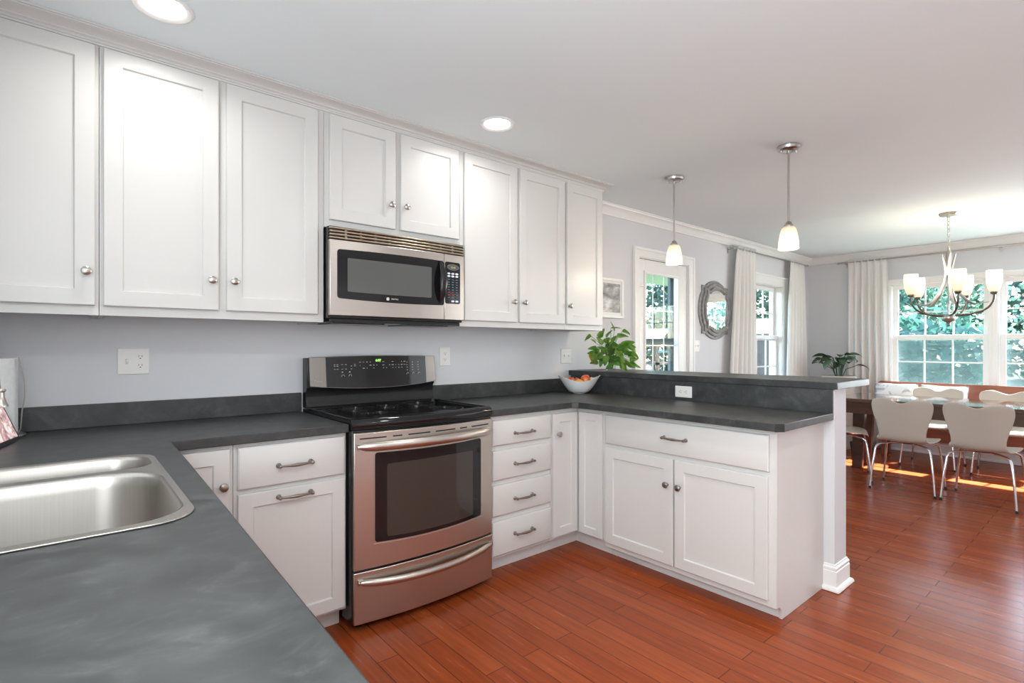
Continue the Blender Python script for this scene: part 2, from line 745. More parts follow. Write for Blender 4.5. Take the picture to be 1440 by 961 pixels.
mb = MB()
mb.box(XL - .2, XW + .2, YF - .2, .2, -.12, 0)
struct(mb, 'floor', M['floor'], 'polished red-brown wood plank floor', smooth=False)
mb = MB()
mb.box(XL - .2, XW + .2, YF - .2, .2, CEIL, CEIL + .12)
struct(mb, 'ceiling', M['ceil'], 'plain white painted ceiling', smooth=False)

DOOR = (3.985, 4.805, 0, 2.065)
WIN2 = (6.09, 6.965, .62, 2.015)
wall_with_holes('wall_back', facing_y(0), XL - .15, XW + .15, 0, CEIL, .16, [DOOR, WIN2], 'pale grey lavender wall behind stove and beside glazed door')
# window wall faces -x: u = -y
W3 = (.925, 1.835, .74, 2.02)
W4 = (1.90, 2.81, .74, 2.02)
wall_with_holes('wall_right', facing_x(XW), 0, 4.9, 0, CEIL, .16, [W3, W4], 'pale grey wall holding the wide dining windows')
wall_with_holes('wall_left', lambda u, v, w_: (XL + w_, u, v), YF, 0, 0, CEIL, .16, [], 'pale grey wall beside the sink')
wall_with_holes('wall_front', lambda u, v, w_: (u, YF + w_, v), XL, XW, 0, CEIL, .16, [], 'pale grey wall opposite the stove')

# crown on the room walls
crown = [(0, 2.360), (.012, 2.360), (.016, 2.372), (.022, 2.378), (.030, 2.400), (.048, 2.418), (.060, 2.424), (.064, 2.434), (.072, 2.436), (.072, CEIL - .001), (0, CEIL - .001)]
mb = MB()
mb.sweep(crown, [(3.11, -.001), (XW - .001, -.001), (XW - .001, YF + .02)])
struct(mb, 'trim_1', M['trim'], 'white crown moulding around the dining area ceiling', bevel=0)

basep = [(0, .001), (.012, .001), (.012, .10), (.009, .112), (.004, .122), (0, .124)]


def base_with_shoe(h=.124):
    return [(0, .001), (.026, .001), (.030, .004), (.029, .012), (.024, .020), (.016, .024), (.013, .025), (.013, h * .74), (.010, h * .76), (.012, h * .82), (.012, h * .88), (.006, h * .93), (.005, h * .98), (0, h)]


mb = MB()
mb.sweep(base_with_shoe(), [(4.892, -.001), (XW - .001, -.001), (XW - .001, YF + .02)])
struct(mb, 'baseboard_right', M['trim'], 'white baseboard along the dining walls')
mb = MB()
mb.sweep(base_with_shoe(), [(3.27, -.001), (3.905, -.001)])
struct(mb, 'baseboard_back', M['trim'], 'white baseboard left of the glazed door')

# half-height wall carrying the bar
PX0, PX1, PY = 3.105, 3.272, -1.862
mb = MB()
mb.box(PX0, PX1, PY, -.001, 0, 1.030)
struct(mb, 'wall_peninsula', M['wall'], 'pale grey half-height wall under the raised bar', smooth=False, bevel=.003)
mb = MB()
mb.box(PX0 + .001, PX1 + .004, PY - .004, -.002, 1.0305, 1.0345)
struct(mb, 'trim_2', M['trim'], 'white cap strip on top of the half-height wall', smooth=False)
mb = MB()
mb.sweep(base_with_shoe(.135), [(PX0, PY + .05), (PX0, PY), (PX1, PY), (PX1, -.001)][::1])
ob = struct(mb, 'baseboard_peninsula', M['trim'], 'white stepped baseboard around the end of the half-height wall', angle=.3)

# ------------------------------------------------------------------ door with glass
d1 = thing('door_1', 'white exterior door with a tall multi-pane glass', 'door', (4.395, 0, 0), kind='structure')
def casing_profile(wd):
    return [(.005, .001), (.005, .010), (.001, .013), (-.012, .015), (-wd + .026, .018), (-wd + .022, .024), (-wd + .004, .027), (-wd, .024), (-wd, .001)]


mb = MB(facing_y(0))
mb.sweep(casing_profile(.080), [(DOOR[0], .001), (DOOR[0], DOOR[3]), (DOOR[1], DOOR[3]), (DOOR[1], .001)])
mb.build('door_casing', M['trim'], d1)
mb = MB(facing_y(0))
for a0, a1, b0, b1 in ((DOOR[0], DOOR[0] + .012, 0, DOOR[3]), (DOOR[1] - .012, DOOR[1], 0, DOOR[3]), (DOOR[0], DOOR[1], DOOR[3] - .012, DOOR[3])):
    mb.box(a0, a1, b0, b1, -.16, 0)
mb.build('door_jamb', M['trim'], d1)
G = (4.105, 4.635, .28, 1.925)
mb = MB(facing_y(.012))
ring = [(DOOR[0] + .014, .008, DOOR[1] - .014, DOOR[3] - .016)]
x0, z0, x1, z1 = ring[0]
mb.box(x0, G[0], z0, z1, -.045, 0)
mb.box(G[1], x1, z0, z1, -.045, 0)
mb.box(G[0], G[1], z0, G[2], -.045, 0)
mb.box(G[0], G[1], G[3], z1, -.045, 0)
dp = mb.build('door_panel', M['trim'], d1, bevel=.002)
mb = MB(facing_y(.012))
mb.sweep([(.008, .0005), (.008, .004), (.001, .010), (-.016, .012), (-.022, .008), (-.022, .0005)], [(G[0], G[2]), (G[0], G[3]), (G[1], G[3]), (G[1], G[2]), (G[0], G[2])])
mb.build('glass_bead', M['trim'], dp)
mb = MB(facing_y(.034))
mb.box(G[0], G[1], G[2], G[3], -.003, .003)
mb.build('pane', M['glass'], dp)
mb = MB(facing_y(.034))
for k in (1, 2):
    xx = G[0] + (G[1] - G[0]) * k / 3 - .02
    mb.box(xx - .006, xx + .006, G[2], G[3], -.008, -.004)
for k in range(1, 5):
    zz = G[2] + (G[3] - G[2]) * k / 5
    mb.box(G[0], G[1], zz - .006, zz + .006, -.009, -.005)
mb.build('muntins', M['trim'], dp)
mb = MB(facing_y(.012))
mb.box(DOOR[0] + .002, DOOR[0] + .014, 1.70, 1.80, .001, .008)
mb.tube([(DOOR[0] + .008, 1.79, .01), (DOOR[0] + .03, 1.802, .014), (DOOR[0] + .07, 1.80, .012)], .006)
mb.build('door_latch', M['nickel'], d1)
mb = MB(facing_y(.11))
mb.box(4.02, 4.12, .06, 2.03, -.03, 0)
mb.box(4.655, 4.78, .06, 2.03, -.03, 0)
mb.box(4.12, 4.655, 1.275, 1.335, -.03, 0)
mb.box(4.12, 4.655, 1.95, 2.03, -.03, 0)
mb.box(4.12, 4.655, .06, .25, -.03, 0)
mb.build('storm_door_frame', M['deck'], d1, bevel=.002)


# ------------------------------------------------------------------ windows
def window(name, label, mp, u0, u1, v0, v1, cas, sides=(1, 1), zmeet=1.365, cols=3, low_screen=True, deep=.055):
    p0 = mp(u0, v0, 0)
    t = thing(name, label, 'window', p0, kind='structure')
    # casing
    cl = u0 - cas if sides[0] else u0 - .033
    cr = u1 + cas if sides[1] else u1 + .033
    path = [(u0, v0 - .001), (u0, v1)] if sides[0] else [(cl, v1)]
    path += [(u1, v1), (u1, v0 - .001)] if sides[1] else [(cr, v1)]
    mb = MB(mp)
    mb.sweep(casing_profile(cas), path)
    mb.build('casing', M['trim'], t)
    if not sides[1]:
        mb = MB(mp)
        mb.box(u1 - .005, u1 + .070, v0, v1 + .004, .001, .014)
        mb.box(u1 + .022, u1 + .043, v0, v1 + .004, .014, .020)
        mb.build('mullion', M['trim'], t, bevel=.003)
    mb = MB(mp)
    mb.box(cl - .02, cr + .02, v0 - .024, v0, -.06, .045)
    mb.box(cl, cr, v0 - .10, v0 - .024, .001, .016)
    mb.build('window_sill', M['trim'], t, bevel=.003)
    mb = MB(mp)
    j = .014
    for a0, a1, b0, b1 in ((u0, u0 + j, v0, v1), (u1 - j, u1, v0, v1), (u0, u1, v1 - j, v1), (u0, u1, v0, v0 + j)):
        mb.box(a0, a1, b0, b1, -.16, -.001)
    mb.build('window_jamb', M['trim'], t)
    # two sashes
    for k, (b0, b1, dep) in enumerate(((v0 + j, zmeet + .03, deep), (zmeet - .03, v1 - j, deep + .035))):
        a0, a1 = u0 + j, u1 - j
        st = .048
        mb = MB(mp)
        mb.box(a0, a0 + st, b0, b1, -dep - .03, -dep)
        mb.box(a1 - st, a1, b0, b1, -dep - .03, -dep)
        mb.box(a0 + st, a1 - st, b0, b0 + st, -dep - .03, -dep)
        mb.box(a0 + st, a1 - st, b1 - st, b1, -dep - .03, -dep)
        s = mb.build('sash', M['trim'], t, bevel=.003)
        mb = MB(mp)
        for q in range(1, cols):
            uu = a0 + st + (a1 - a0 - 2 * st) * q / cols
            mb.box(uu - .008, uu + .008, b0 + st, b1 - st, -dep - .022, -dep - .006)
        vv = (b0 + b1) / 2
        for q in range(cols):
            ua = a0 + st + (a1 - a0 - 2 * st) * q / cols + (.008 if q else 0)
            ub = a0 + st + (a1 - a0 - 2 * st) * (q + 1) / cols - (.008 if q < cols - 1 else 0)
            mb.box(ua, ub, vv - .008, vv + .008, -dep - .022, -dep - .006)
        mb.build('muntins', M['trim'], s)
        mb = MB(mp)
        mb.box(a0 + st, a1 - st, b0 + st, b1 - st, -dep - .016, -dep - .012)
        mb.build('pane', M['glass'], s)
        if k == 0 and low_screen:
            mb = MB(mp)
            mb.box(a0 + .01, a1 - .01, b0, b1, -dep - .085, -dep - .083)
            mb.build('insect_screen', M['screen'], t)
    return t


window('window_1', 'narrow white sash window between the two curtains by the mirror', facing_y(0), *WIN2, .11, low_screen=False)
window('window_2', 'white sash window behind the chandelier', facing_x(XW), *W3, .055, (1, 0))
window('window_3', 'white sash window at the right edge beyond the chandelier', facing_x(XW), *W4, .055, (0, 1))

# ------------------------------------------------------------------ cabinet pieces
def shaker(mp, u0, u1, v0, v1, w0, th=.020, fr=.058, rec=.009, bev=.004):
    mb = MB(mp)
    w1 = w0 + th
    O0 = [mb.v(a, b, w0) for a, b in ((u0, v0), (u1, v0), (u1, v1), (u0, v1))]
    e = .0025
    O1 = [mb.v(a, b, w1 - e) for a, b in ((u0, v0), (u1, v0), (u1, v1), (u0, v1))]
    O2 = [mb.v(a, b, w1) for a, b in ((u0 + e, v0 + e), (u1 - e, v0 + e), (u1 - e, v1 - e), (u0 + e, v1 - e))]
    I1 = [mb.v(a, b, w1) for a, b in ((u0 + fr, v0 + fr), (u1 - fr, v0 + fr), (u1 - fr, v1 - fr), (u0 + fr, v1 - fr))]
    g = fr + bev
    I2 = [mb.v(a, b, w1 - rec) for a, b in ((u0 + g, v0 + g), (u1 - g, v0 + g), (u1 - g, v1 - g), (u0 + g, v1 - g))]
    for A, B in ((O0, O1), (O1, O2), (O2, I1), (I1, I2)):
        for i in range(4):
            k = (i + 1) % 4
            mb.f([A[i], A[k], B[k], B[i]])
    mb.f(O0[::-1])
    mb.f(I2)
    return mb


def slab(mp, u0, u1, v0, v1, w0, th=.020, e=.006):
    mb = MB(mp)
    w1 = w0 + th

    def loop(d, wv):
        return [(u0 + d, v0 + d, wv), (u1 - d, v0 + d, wv), (u1 - d, v1 - d, wv), (u0 + d, v1 - d, wv)]
    mb.rings([loop(0, w0), loop(0, w1 - e * .8), loop(e * .5, w1 - e * .25), loop(e, w1)])
    return mb


def knob(mp, u, v, w0, parent, m):
    mb = MB(mp)
    prof = [(.0085, 0), (.0085, .002), (.006, .004), (.0055, .012), (.008, .016), (.0145, .019), (.0165, .023), (.0155, .027), (.011, .030), (.004, .0312), (.0, .0315)]
    rings = []
    for r, h in prof:
        rings.append([(u + max(r, 1e-4) * cos(2 * pi * i / 20), v + max(r, 1e-4) * sin(2 * pi * i / 20), w0 + h) for i in range(20)])
    mb.rings(rings)
    return mb.build('knob', m, parent)


def pull(mp, u, v, w0, parent, m, half=.064):
    mb = MB(mp)
    for s in (-1, 1):
        prof = [(.0105, 0), (.0105, .003), (.008, .005), (.006, .010), (.0065, .022), (.008, .026), (.006, .031), (.001, .033)]
        mb.rings([[(u + s * half + r * cos(2 * pi * i / 16), v + r * sin(2 * pi * i / 16), w0 + h) for i in range(16)] for r, h in prof])
    n = 13
    path = []
    rr = []
    for i in range(n):
        t = -1 + 2 * i / (n - 1)
        path.append((u + t * half, v, w0 + .022 + .012 * (1 - t * t)))
        rr.append(.0042 + .0034 * max(0, 1 - abs(t) * 1.3))
    mb.tube(path, rr, 10)
    return mb.build('pull_handle', m, parent)


FY = facing_y
UB, UT = 1.373, 2.400
yface = .3291


def upper(name, label, x0, x1, z0, z1, doors, knobs, group='white upper wall cabinets'):
    t = thing('wall_cabinet', label, 'cabinet', ((x0 + x1) / 2, 0, z0), group=group)
    mp = FY(0)
    mb = MB(mp)
    a, b = x0 + .001, x1 - .001
    mb.box(a, a + .016, z0, z1, .002, yface - .019)                 # side panels reach below the bottom shelf
    mb.box(b - .016, b, z0, z1, .002, yface - .019)
    mb.box(a + .016, b - .016, z0 + .022, z1, .002, yface - .019)
    mb.build('carcass', M['cab'], t)
    mb = MB(mp)
    f0, f1 = yface - .019, yface
    inn = []
    for (d0, d1, dz0, dz1) in doors:
        inn.append((d0 + .012, d1 - .012))
    mb.box(a, b, z0, doors[0][2] + .012, f0, f1)
    mb.box(a, b, doors[0][3] - .012, z1, f0, f1)
    xs = [a] + [q for pr in inn for q in pr] + [b]
    for i in range(0, len(xs), 2):
        mb.box(xs[i], xs[i + 1], doors[0][2] + .012, doors[0][3] - .012, f0, f1)
    mb.build('face_frame', M['cab'], t)
    for (d0, d1, dz0, dz1), (ku, kv) in zip(doors, knobs):
        d = shaker(mp, d0, d1, dz0, dz1, yface + .0005).build('cabinet_door', M['cab'], t)
        knob(mp, ku, kv, yface + .0205, d, M['nickel'])
    return t


DB, DT = 1.409, 2.384
upper('', 'white single-door upper cabinet cut off by the left edge above the paper towels', -.262, .1885, UB, UT, [(-.212, .176, DB, DT)], [(.150, 1.534)])
upper('', 'white two-door upper cabinet above the double switch and outlet plate', .1885, 1.041, UB, UT, [(.201, .588, DB, DT), (.618, 1.008, DB, DT)], [(.560, 1.534), (.645, 1.534)])
upper('', 'short white two-door cabinet directly above the microwave', 1.041, 1.832, 1.835, UT, [(1.066, 1.416, 1.872, DT), (1.446, 1.818, 1.872, DT)], [(1.386, 1.994), (1.472, 1.996)])
upper('', 'white two-door upper cabinet right of the microwave', 1.832, 2.70, UB, UT, [(1.856, 2.262, DB, DT), (2.284, 2.690, DB, DT)], [(2.222, 1.534), (2.312, 1.534)])
upper('', 'narrow white single-door cabinet at the right end of the upper row', 2.70, 3.103, UB, UT, [(2.711, 3.082, DB, DT)], [(2.728, 1.534)])

# crown on the cabinets
cprof = [(-.02, 2.392), (.003, 2.392), (.005, 2.398), (.009, 2.400), (.009, 2.404), (.006, 2.406), (.009, 2.410), (.014, 2.412), (.014, 2.416), (.018, 2.420), (.030, 2.427), (.044, 2.431), (.054, 2.433), (.054, 2.437), (.062, 2.438), (.062, CEIL - .001), (-.02, CEIL - .001)]
mb = MB()
mb.sweep(cprof, [(XL + .004, -yface - .002), (3.103, -yface - .002), (3.103, -.075)])
struct(mb, 'trim_3', M['cab'], 'white crown moulding along the top of the upper cabinets')
mb = MB()
mb.box(XL + .004, 3.101, -yface + .02, -.003, 2.4005, CEIL - .002)
struct(mb, 'trim_4', M['cab'], 'white filler board between upper cabinets and ceiling', smooth=False)

BASE_F = .600                      # base face frame plane
FZ0, FZ1 = .095, .876
CT0, CT1 = .878, .914


def base_frame(mb, a, b, openings, w1=BASE_F, z0=FZ0, z1=FZ1):
    """face frame as a slab; fronts cover its openings"""
    mb.box(a, b, z0, z1, w1 - .019, w1)
    return mb


def base_unit(label, x0, x1, fronts, kick=True, group='white base cabinets', m_hw='pewter'):
    t = thing('base_cabinet', label, 'cabinet', ((x0 + x1) / 2, 0, 0), group=group)
    mp = FY(0)
    a, b = x0 + .001, x1 - .001
    mb = MB(mp)
    mb.box(a, b, FZ0, FZ1, .002, BASE_F - .0195)
    mb.build('carcass', M['cab'], t)
    base_frame(MB(mp), a, b, fronts).build('face_frame', M['cab'], t, bevel=.0015)
    mb = MB(mp)
    mb.box(a, b, .001, FZ0 - .001, .002, .524)
    mb.build('toe_kick', M['kick'], t)
    for kind, d0, d1, z0, z1, hw in fronts:
        if kind == 'drawer':
            d = slab(mp, d0, d1, z0, z1, BASE_F + .0005).build('drawer', M['cab'], t)
        else:
            d = shaker(mp, d0, d1, z0, z1, BASE_F + .0005, fr=.055).build('cabinet_door', M['cab'], t)
        if hw:
            if hw[0] == 'pull':
                pull(mp, hw[1], hw[2], BASE_F + .0205, d, M[m_hw])
            else:
                knob(mp, hw[1], hw[2], BASE_F + .0205, d, M[m_hw])
    return t


base_unit('white corner cabinet door half hidden behind the sink counter edge', .36, .587, [('door', .375, .573, .112, .861, ('knob', .548, .722))])
base_unit('white base cabinet with drawer over pull-out door, left of the stove', .587, 1.040, [('drawer', .601, 1.028, .696, .861, ('pull', .814, .773)), ('door', .601, 1.028, .112, .678, ('pull', .814, .646))])
base_unit('white four-drawer base cabinet right of the stove', 1.822, 2.299, [
    ('drawer', 1.850, 2.290, .715, .852, ('pull', 2.071, .773)),
    ('drawer', 1.850, 2.290, .525, .686, ('pull', 2.071, .603)),
    ('drawer', 1.850, 2.290, .330, .497, ('pull', 2.071, .408)),
    ('drawer', 1.850, 2.290, .113, .300, ('pull', 2.071, .212))])

# corner unit with folding door
PF = 2.545                         # peninsula face frame plane
t = thing('corner_cabinet', 'white inner-corner base cabinet with a two-leaf folding door', 'cabinet', (2.6, 0, 0), group='white base cabinets')
mb = MB()
mb.box(2.300, 3.085, -BASE_F + .02, -.002, FZ0, FZ1)
mb.build('carcass', M['cab'], t)
mb = MB()
mb.box(PF + .02, 3.085, -.818, -BASE_F + .019, FZ0, FZ1)
mb.build('carcass', M['cab'], t)
mb = MB(FY(0))
mb.box(2.300, PF - .001, FZ0, FZ1, BASE_F - .019, BASE_F)
mb.build('face_frame', M['cab'], t)
mb = MB(facing_x(PF))
mb.box(BASE_F, .818, FZ0, FZ1, -.019, 0)
mb.build('face_frame', M['cab'], t)
mb = MB()
mb.box(2.300, 3.08, -.524, -.002, .001, FZ0 - .001)
mb.box(2.612, 3.08, -.818, -.5245, .001, FZ0 - .001)
mb.build('toe_kick', M['kick'], t)
d = shaker(FY(0), 2.310, 2.521, .112, .852, BASE_F + .0005, fr=.052).build('cabinet_door', M['cab'], t)
knob(FY(0), 2.345, .730, BASE_F + .0205, d, M['nickel'])
shaker(facing_x(PF), .624, .808, .104, .852, .0005, fr=.046).build('cabinet_door', M['cab'], t)

# peninsula unit
t = thing('peninsula_cabinet', 'wide white peninsula cabinet with one long drawer over two doors', 'cabinet', (2.8, -1.3, 0), group='white base cabinets')
mp = facing_x(PF)
mb = MB()
mb.box(PF + .0195, 3.085, -1.796, -.820, FZ0, FZ1)
mb.build('carcass', M['cab'], t)
mb = MB(mp)
mb.box(.820, 1.812, FZ0 - .03, FZ1, -.019, 0)
mb.build('face_frame', M['cab'], t, bevel=.0015)
mb = MB()
mb.box(2.612, 3.08, -1.796, -.820, .001, FZ0 - .031)
mb.build('toe_kick', M['kick'], t)
# end panel with a notch at the toe kick
mb = MB(lambda u, v, w_: (u, -1.797 - w_, v))
mb.prism([(PF + .001, FZ0 - .03), (PF + .03, FZ0 - .031), (2.592, FZ0 - .042), (2.603, FZ0 - .06), (2.604, .001), (3.1035, .001), (3.1035, FZ1), (PF + .001, FZ1)], 0, .014)
mb.build('end_panel', M['cab'], t, bevel=.0012)
d = slab(mp, .834, 1.783, .684, .852, .0005).build('drawer', M['cab'], t)
pull(mp, 1.303, .772, .0205, d, M['pewter'])
d = shaker(mp, .834, 1.289, .098, .660, .0005, fr=.056).build('cabinet_door', M['cab'], t)
knob(mp, 1.258, .525, .0205, d, M['pewter'])
d = shaker(mp, 1.299, 1.778, .098, .660, .0005, fr=.056).build('cabinet_door', M['cab'], t)
knob(mp, 1.331, .523, .0205, d, M['pewter'])

# sink run, only its worktop shows
t = thing('sink_cabinet', 'white base cabinet carrying the sink worktop', 'cabinet', (0, -1.2, 0), group='white base cabinets')
mb = MB()
mb.box(XL + .004, .298, -2.50, -.61, FZ0, .66)
mb.box(XL + .004, -.275, -2.50, -.61, .66, FZ1)
mb.box(-.275, .298, -.80, -.61, .66, FZ1)
mb.box(-.275, .298, -2.50, -1.70, .66, FZ1)
mb.build('carcass', M['cab'], t)
mb = MB()
mb.box(XL + .004, .24, -2.50, -.61, .001, FZ0 - .001)
mb.build('toe_kick', M['kick'], t)
for y0, y1 in ((-1.20, -.64), (-1.78, -1.215), (-2.35, -1.795)):
    mp2 = lambda u, v, w_: (.2985 + w_, u, v)
    d = shaker(mp2, y0, y1, .11, .66, .0005, th=.018).build('cabinet_door', M['cab'], t)

# ------------------------------------------------------------------ worktops
YC = -.6345
t = thing('countertop', 'dark slate L-shaped countertop holding the steel sink', 'countertop', (0, -1, CT1))
SX0, SX1, SY0, SY1 = -.245, .303, -1.660, -.832
mb = MB()
hole = rrect(SX0 + .012, SX1 - .012, SY0 + .012, SY1 - .012, .075)
outl = [(XL + .003, -2.62), (.322, -2.62), (.334, -2.36), (.357, -1.60), (.374, -1.0), (.381, YC), (1.0395, YC), (1.0395, -.002), (XL + .003, -.002)]
mb.prism(outl, CT0, CT1, [hole])
mb.build('worktop', M['slate'], t, bevel=.003)
mb = MB()
mb.box(XL + .003, 1.0395, -.021, -.002, CT1 + .0005, 1.012)
mb.build('backsplash', M['slate'], t, bevel=.002)

t = thing('countertop', 'dark slate countertop turning from the stove onto the peninsula', 'countertop', (2.7, -.6, CT1))
XP = 2.481
mb = MB()
outl = [(1.8225, -.002), (1.8225, YC), (XP - .03, YC), (XP, YC - .03), (XP, -1.832), (XP + .028, -1.860), (3.090, -1.860), (3.090, -.002)]
mb.prism(outl, CT0, CT1)
mb.build('worktop', M['slate'], t, bevel=.003)
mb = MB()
mb.prism([(XP - .0012, -1.8315), (XP + .0275, -1.8612), (XP + .0283, -1.8604), (XP - .0002, -1.8311)], CT0 - .0005, CT1 - .001)  # thin black plate laid on to darken the clipped corner
tag(mb.build('dark_corner_plate', M['blackplastic'], t), 'thin black plate over the clipped corner')
mb = MB()
mb.box(1.8225, 3.0905, -.021, -.002, CT1 + .0005, 1.012)
mb.build('backsplash', M['slate'], t, bevel=.002)
mb = MB()
mb.box(3.0905, 3.1035, PY + .004, -.0215, CT0, 1.0345)
mb.build('bar_backsplash', M['slate'], t, bevel=.001)

t = thing('bar_top', 'raised dark slate bar top on the half-height wall', 'countertop', (3.34, -.9, 1.06))
mb = MB()
mb.prism([(3.086, -.002), (3.086, -1.881), (3.585, -1.881), (3.585, -.002)], 1.035, 1.072)
mb.build('slab', M['slate'], t, bevel=.003)

# ------------------------------------------------------------------ sink and faucet
t = thing('sink', 'double-bowl stainless steel sink set into the left countertop', 'sink', ((SX0 + SX1) / 2, (SY0 + SY1) / 2, CT1))
b1 = (-.215, .284, -1.072, -.862)
b2 = (-.215, .287, -1.634, -1.112)
mb = MB()
r1 = [.085, .04, .04, .06]
r2 = [.13, .05, .05, .10]
rim = rrect(SX0, SX1, SY0, SY1, .085, 8)
h1 = rrect(*b1, r1, 8)
h2 = rrect(*b2, r2, 8)
mb.prism(rim, CT1 + .0006, CT1 + .0045, [h1, h2])
mb.build('rim', M['sink'], t, bevel=.0015)


def bowl(b, rs, depth):
    mb = MB()
    rings = []
    prof = [(0, .0042), (.003, .0015), (.006, -.006), (.010, -.03), (.018, -depth + .035), (.026, -depth + .014), (.042, -depth + .004), (.07, -depth)]
    for ins, h in prof:
        rings.append([(a, c, CT1 + h) for a, c in rrect(b[0] + ins, b[1] - ins, b[2] + ins, b[3] - ins, [max(q - ins * .5, .02) for q in rs], 8)])
    R = mb.rings(rings, True, False)
    mb.f(R[-1])
    out = [[(a, c, CT1 + h) for a, c in rrect(b[0] + ins - .002, b[1] - ins + .002, b[2] + ins - .002, b[3] - ins + .002, [max(q - ins * .5, .02) for q in rs], 8)] for ins, h in prof[2:]]
    return mb


bw = bowl(b1, r1, .17).build('bowl', M['sink'], t)
mb = MB()
mb.lathe([(.040, .001), (.044, .003), (.040, .004), (.02, .002), (.0, .002)], ((b1[0] + b1[1]) / 2, (b1[2] + b1[3]) / 2, CT1 - .17))
mb.build('drain', M['chrome'], bw)
bw = bowl(b2, r2, .21).build('bowl', M['sink'], t)
mb = MB()
mb.lathe([(.040, .001), (.044, .003), (.040, .004), (.02, .002), (.0, .002)], ((b2[0] + b2[1]) / 2, (b2[2] + b2[3]) / 2, CT1 - .21))
mb.build('drain', M['chrome'], bw)

t = thing('faucet', 'brushed nickel gooseneck faucet at the sink, cut by the left edge', 'faucet', (-.272, -1.10, CT1))
mb = MB()
mb.lathe([(.026, .0005), (.026, .008), (.020, .014), (.017, .05), (.019, .055), (.015, .06), (.014, .12)], (-.272, -1.10, CT1), seg=20)
mb.build('faucet_base', M['nickel'], t)
mb = MB()
path = [(-.272, -1.10, CT1 + .115)]  # gooseneck
for i in range(13):
    a = pi - pi * .93 * i / 12
    path.append((-.147 + .125 * cos(a), -1.10 - .1 * (i / 12), CT1 + .24 + .125 * sin(a)))
path.append((-.0225, -1.20, CT1 + .236))
mb.tube(path, .0075, 12)
mb.build('spout', M['nickel'], t)
mb = MB()
mb.lathe([(.009, .040), (.0125, .038), (.0135, .034), (.0105, .030), (.011, .020), (.0145, .006), (.0175, .001), (.0175, -.002), (.012, -.003)], (-.0205, -1.20, 1.120), seg=20)
mb.build('spray_head', M['nickel'], t)
mb = MB()
mb.tube([(-.272, -1.10, CT1 + .10), (-.270, -1.07, CT1 + .115), (-.268, -1.02, CT1 + .135)], [.008, .006, .005], 10)
mb.build('lever', M['nickel'], t)

# ------------------------------------------------------------------ stove
SXA, SXB = 1.046, 1.816
SXC = (SXA + SXB) / 2
SHW = (SXB - SXA) / 2
t = thing('stove', 'stainless steel electric range with black glass cooktop', 'stove', (SXC, -.35, 0))


def bowf(u, edge=.656, bulge=.034):
    q = (u - SXC) / SHW
    return edge + bulge * (1 - q * q)


def curved(u0, u1, vb, vt, w_off, th, r=0, n=28, edge=.656, bulge=.034):
    """panel following the bowed stove front; vb / vt are numbers or functions of u"""
    mb = MB(FY(0))
    fb = vb if callable(vb) else (lambda u: vb)
    ft = vt if callable(vt) else (lambda u: vt)
    us = [u0 + (u1 - u0) * i / n for i in range(n + 1)]
    if r:
        us = sorted(set(us + [u0 + r * (1 - cos(pi / 2 * k / 5)) for k in range(6)] + [u1 - r * (1 - cos(pi / 2 * k / 5)) for k in range(6)]))
    rings = []
    for u in us:
        c = 0
        if r:
            d = min(u - u0, u1 - u)
            if d < r:
                c = r - sqrt(max(0, r * r - (r - d) ** 2))
        wf = bowf(u, edge, bulge) + w_off
        rings.append([(u, fb(u) + c, wf - th), (u, ft(u) - c, wf - th), (u, ft(u) - c, wf), (u, fb(u) + c, wf)])
    mb.rings(rings, True, True)
    return mb


mb = MB()
mb.box(SXA, SXB, -.648, -.012, .035, .885)
mb.build('stove_body', M['black'], t, bevel=.003)
for fx in (SXA + .05, SXB - .05):
    for fy in (-.60, -.08):
        mb = MB()
        mb.lathe([(.018, .0005), (.018, .008), (.010, .010), (.010, .036)], (fx, fy, 0), seg=14)
        mb.build('stove_foot', M['blackplastic'], t)
# cooktop
mb = MB(FY(0))
rings = []
n = 28
for i in range(n + 1):
    u = SXA - .003 + (SXB - SXA + .006) * i / n
    wf = bowf(min(max(u, SXA), SXB)) - .004
    rings.append([(u, .886, .03), (u, .928, .03), (u, .930, .10), (u, .930, wf - .055), (u, .936, wf - .045), (u, .937, wf - .020), (u, .929, wf - .004), (u, .914, wf + .004), (u, .898, wf + .002), (u, .887, wf - .006)])
mb.rings(rings)
ck = mb.build('cooktop', M['blackglass'], t, angle=.9)
for fx in (SXA - .003, SXB - .012):
    mb = MB()
    mb.box(fx, fx + .015, -.63, -.10, .9305, .938)
    mb.build('cooktop_rim', M['black'], ck, bevel=.003)
for cx_, cy_, rr_ in ((SXA + .20, -.50, .115), (SXB - .20, -.50, .10), (SXA + .20, -.22, .085), (SXB - .20, -.22, .10), (SXC, -.20, .06)):
    mb = MB()
    for q in (rr_, rr_ * .62):
        mb.rings([[(cx_ + (q + dq) * cos(2 * pi * i / 40), cy_ + (q + dq) * sin(2 * pi * i / 40), .9302 + dz) for i in range(40)] for dq, dz in ((0, 0), (0, .0004), (.004, .0004), (.004, 0))], True, False)
    mb.build('burner_ring', M['ring'], ck)
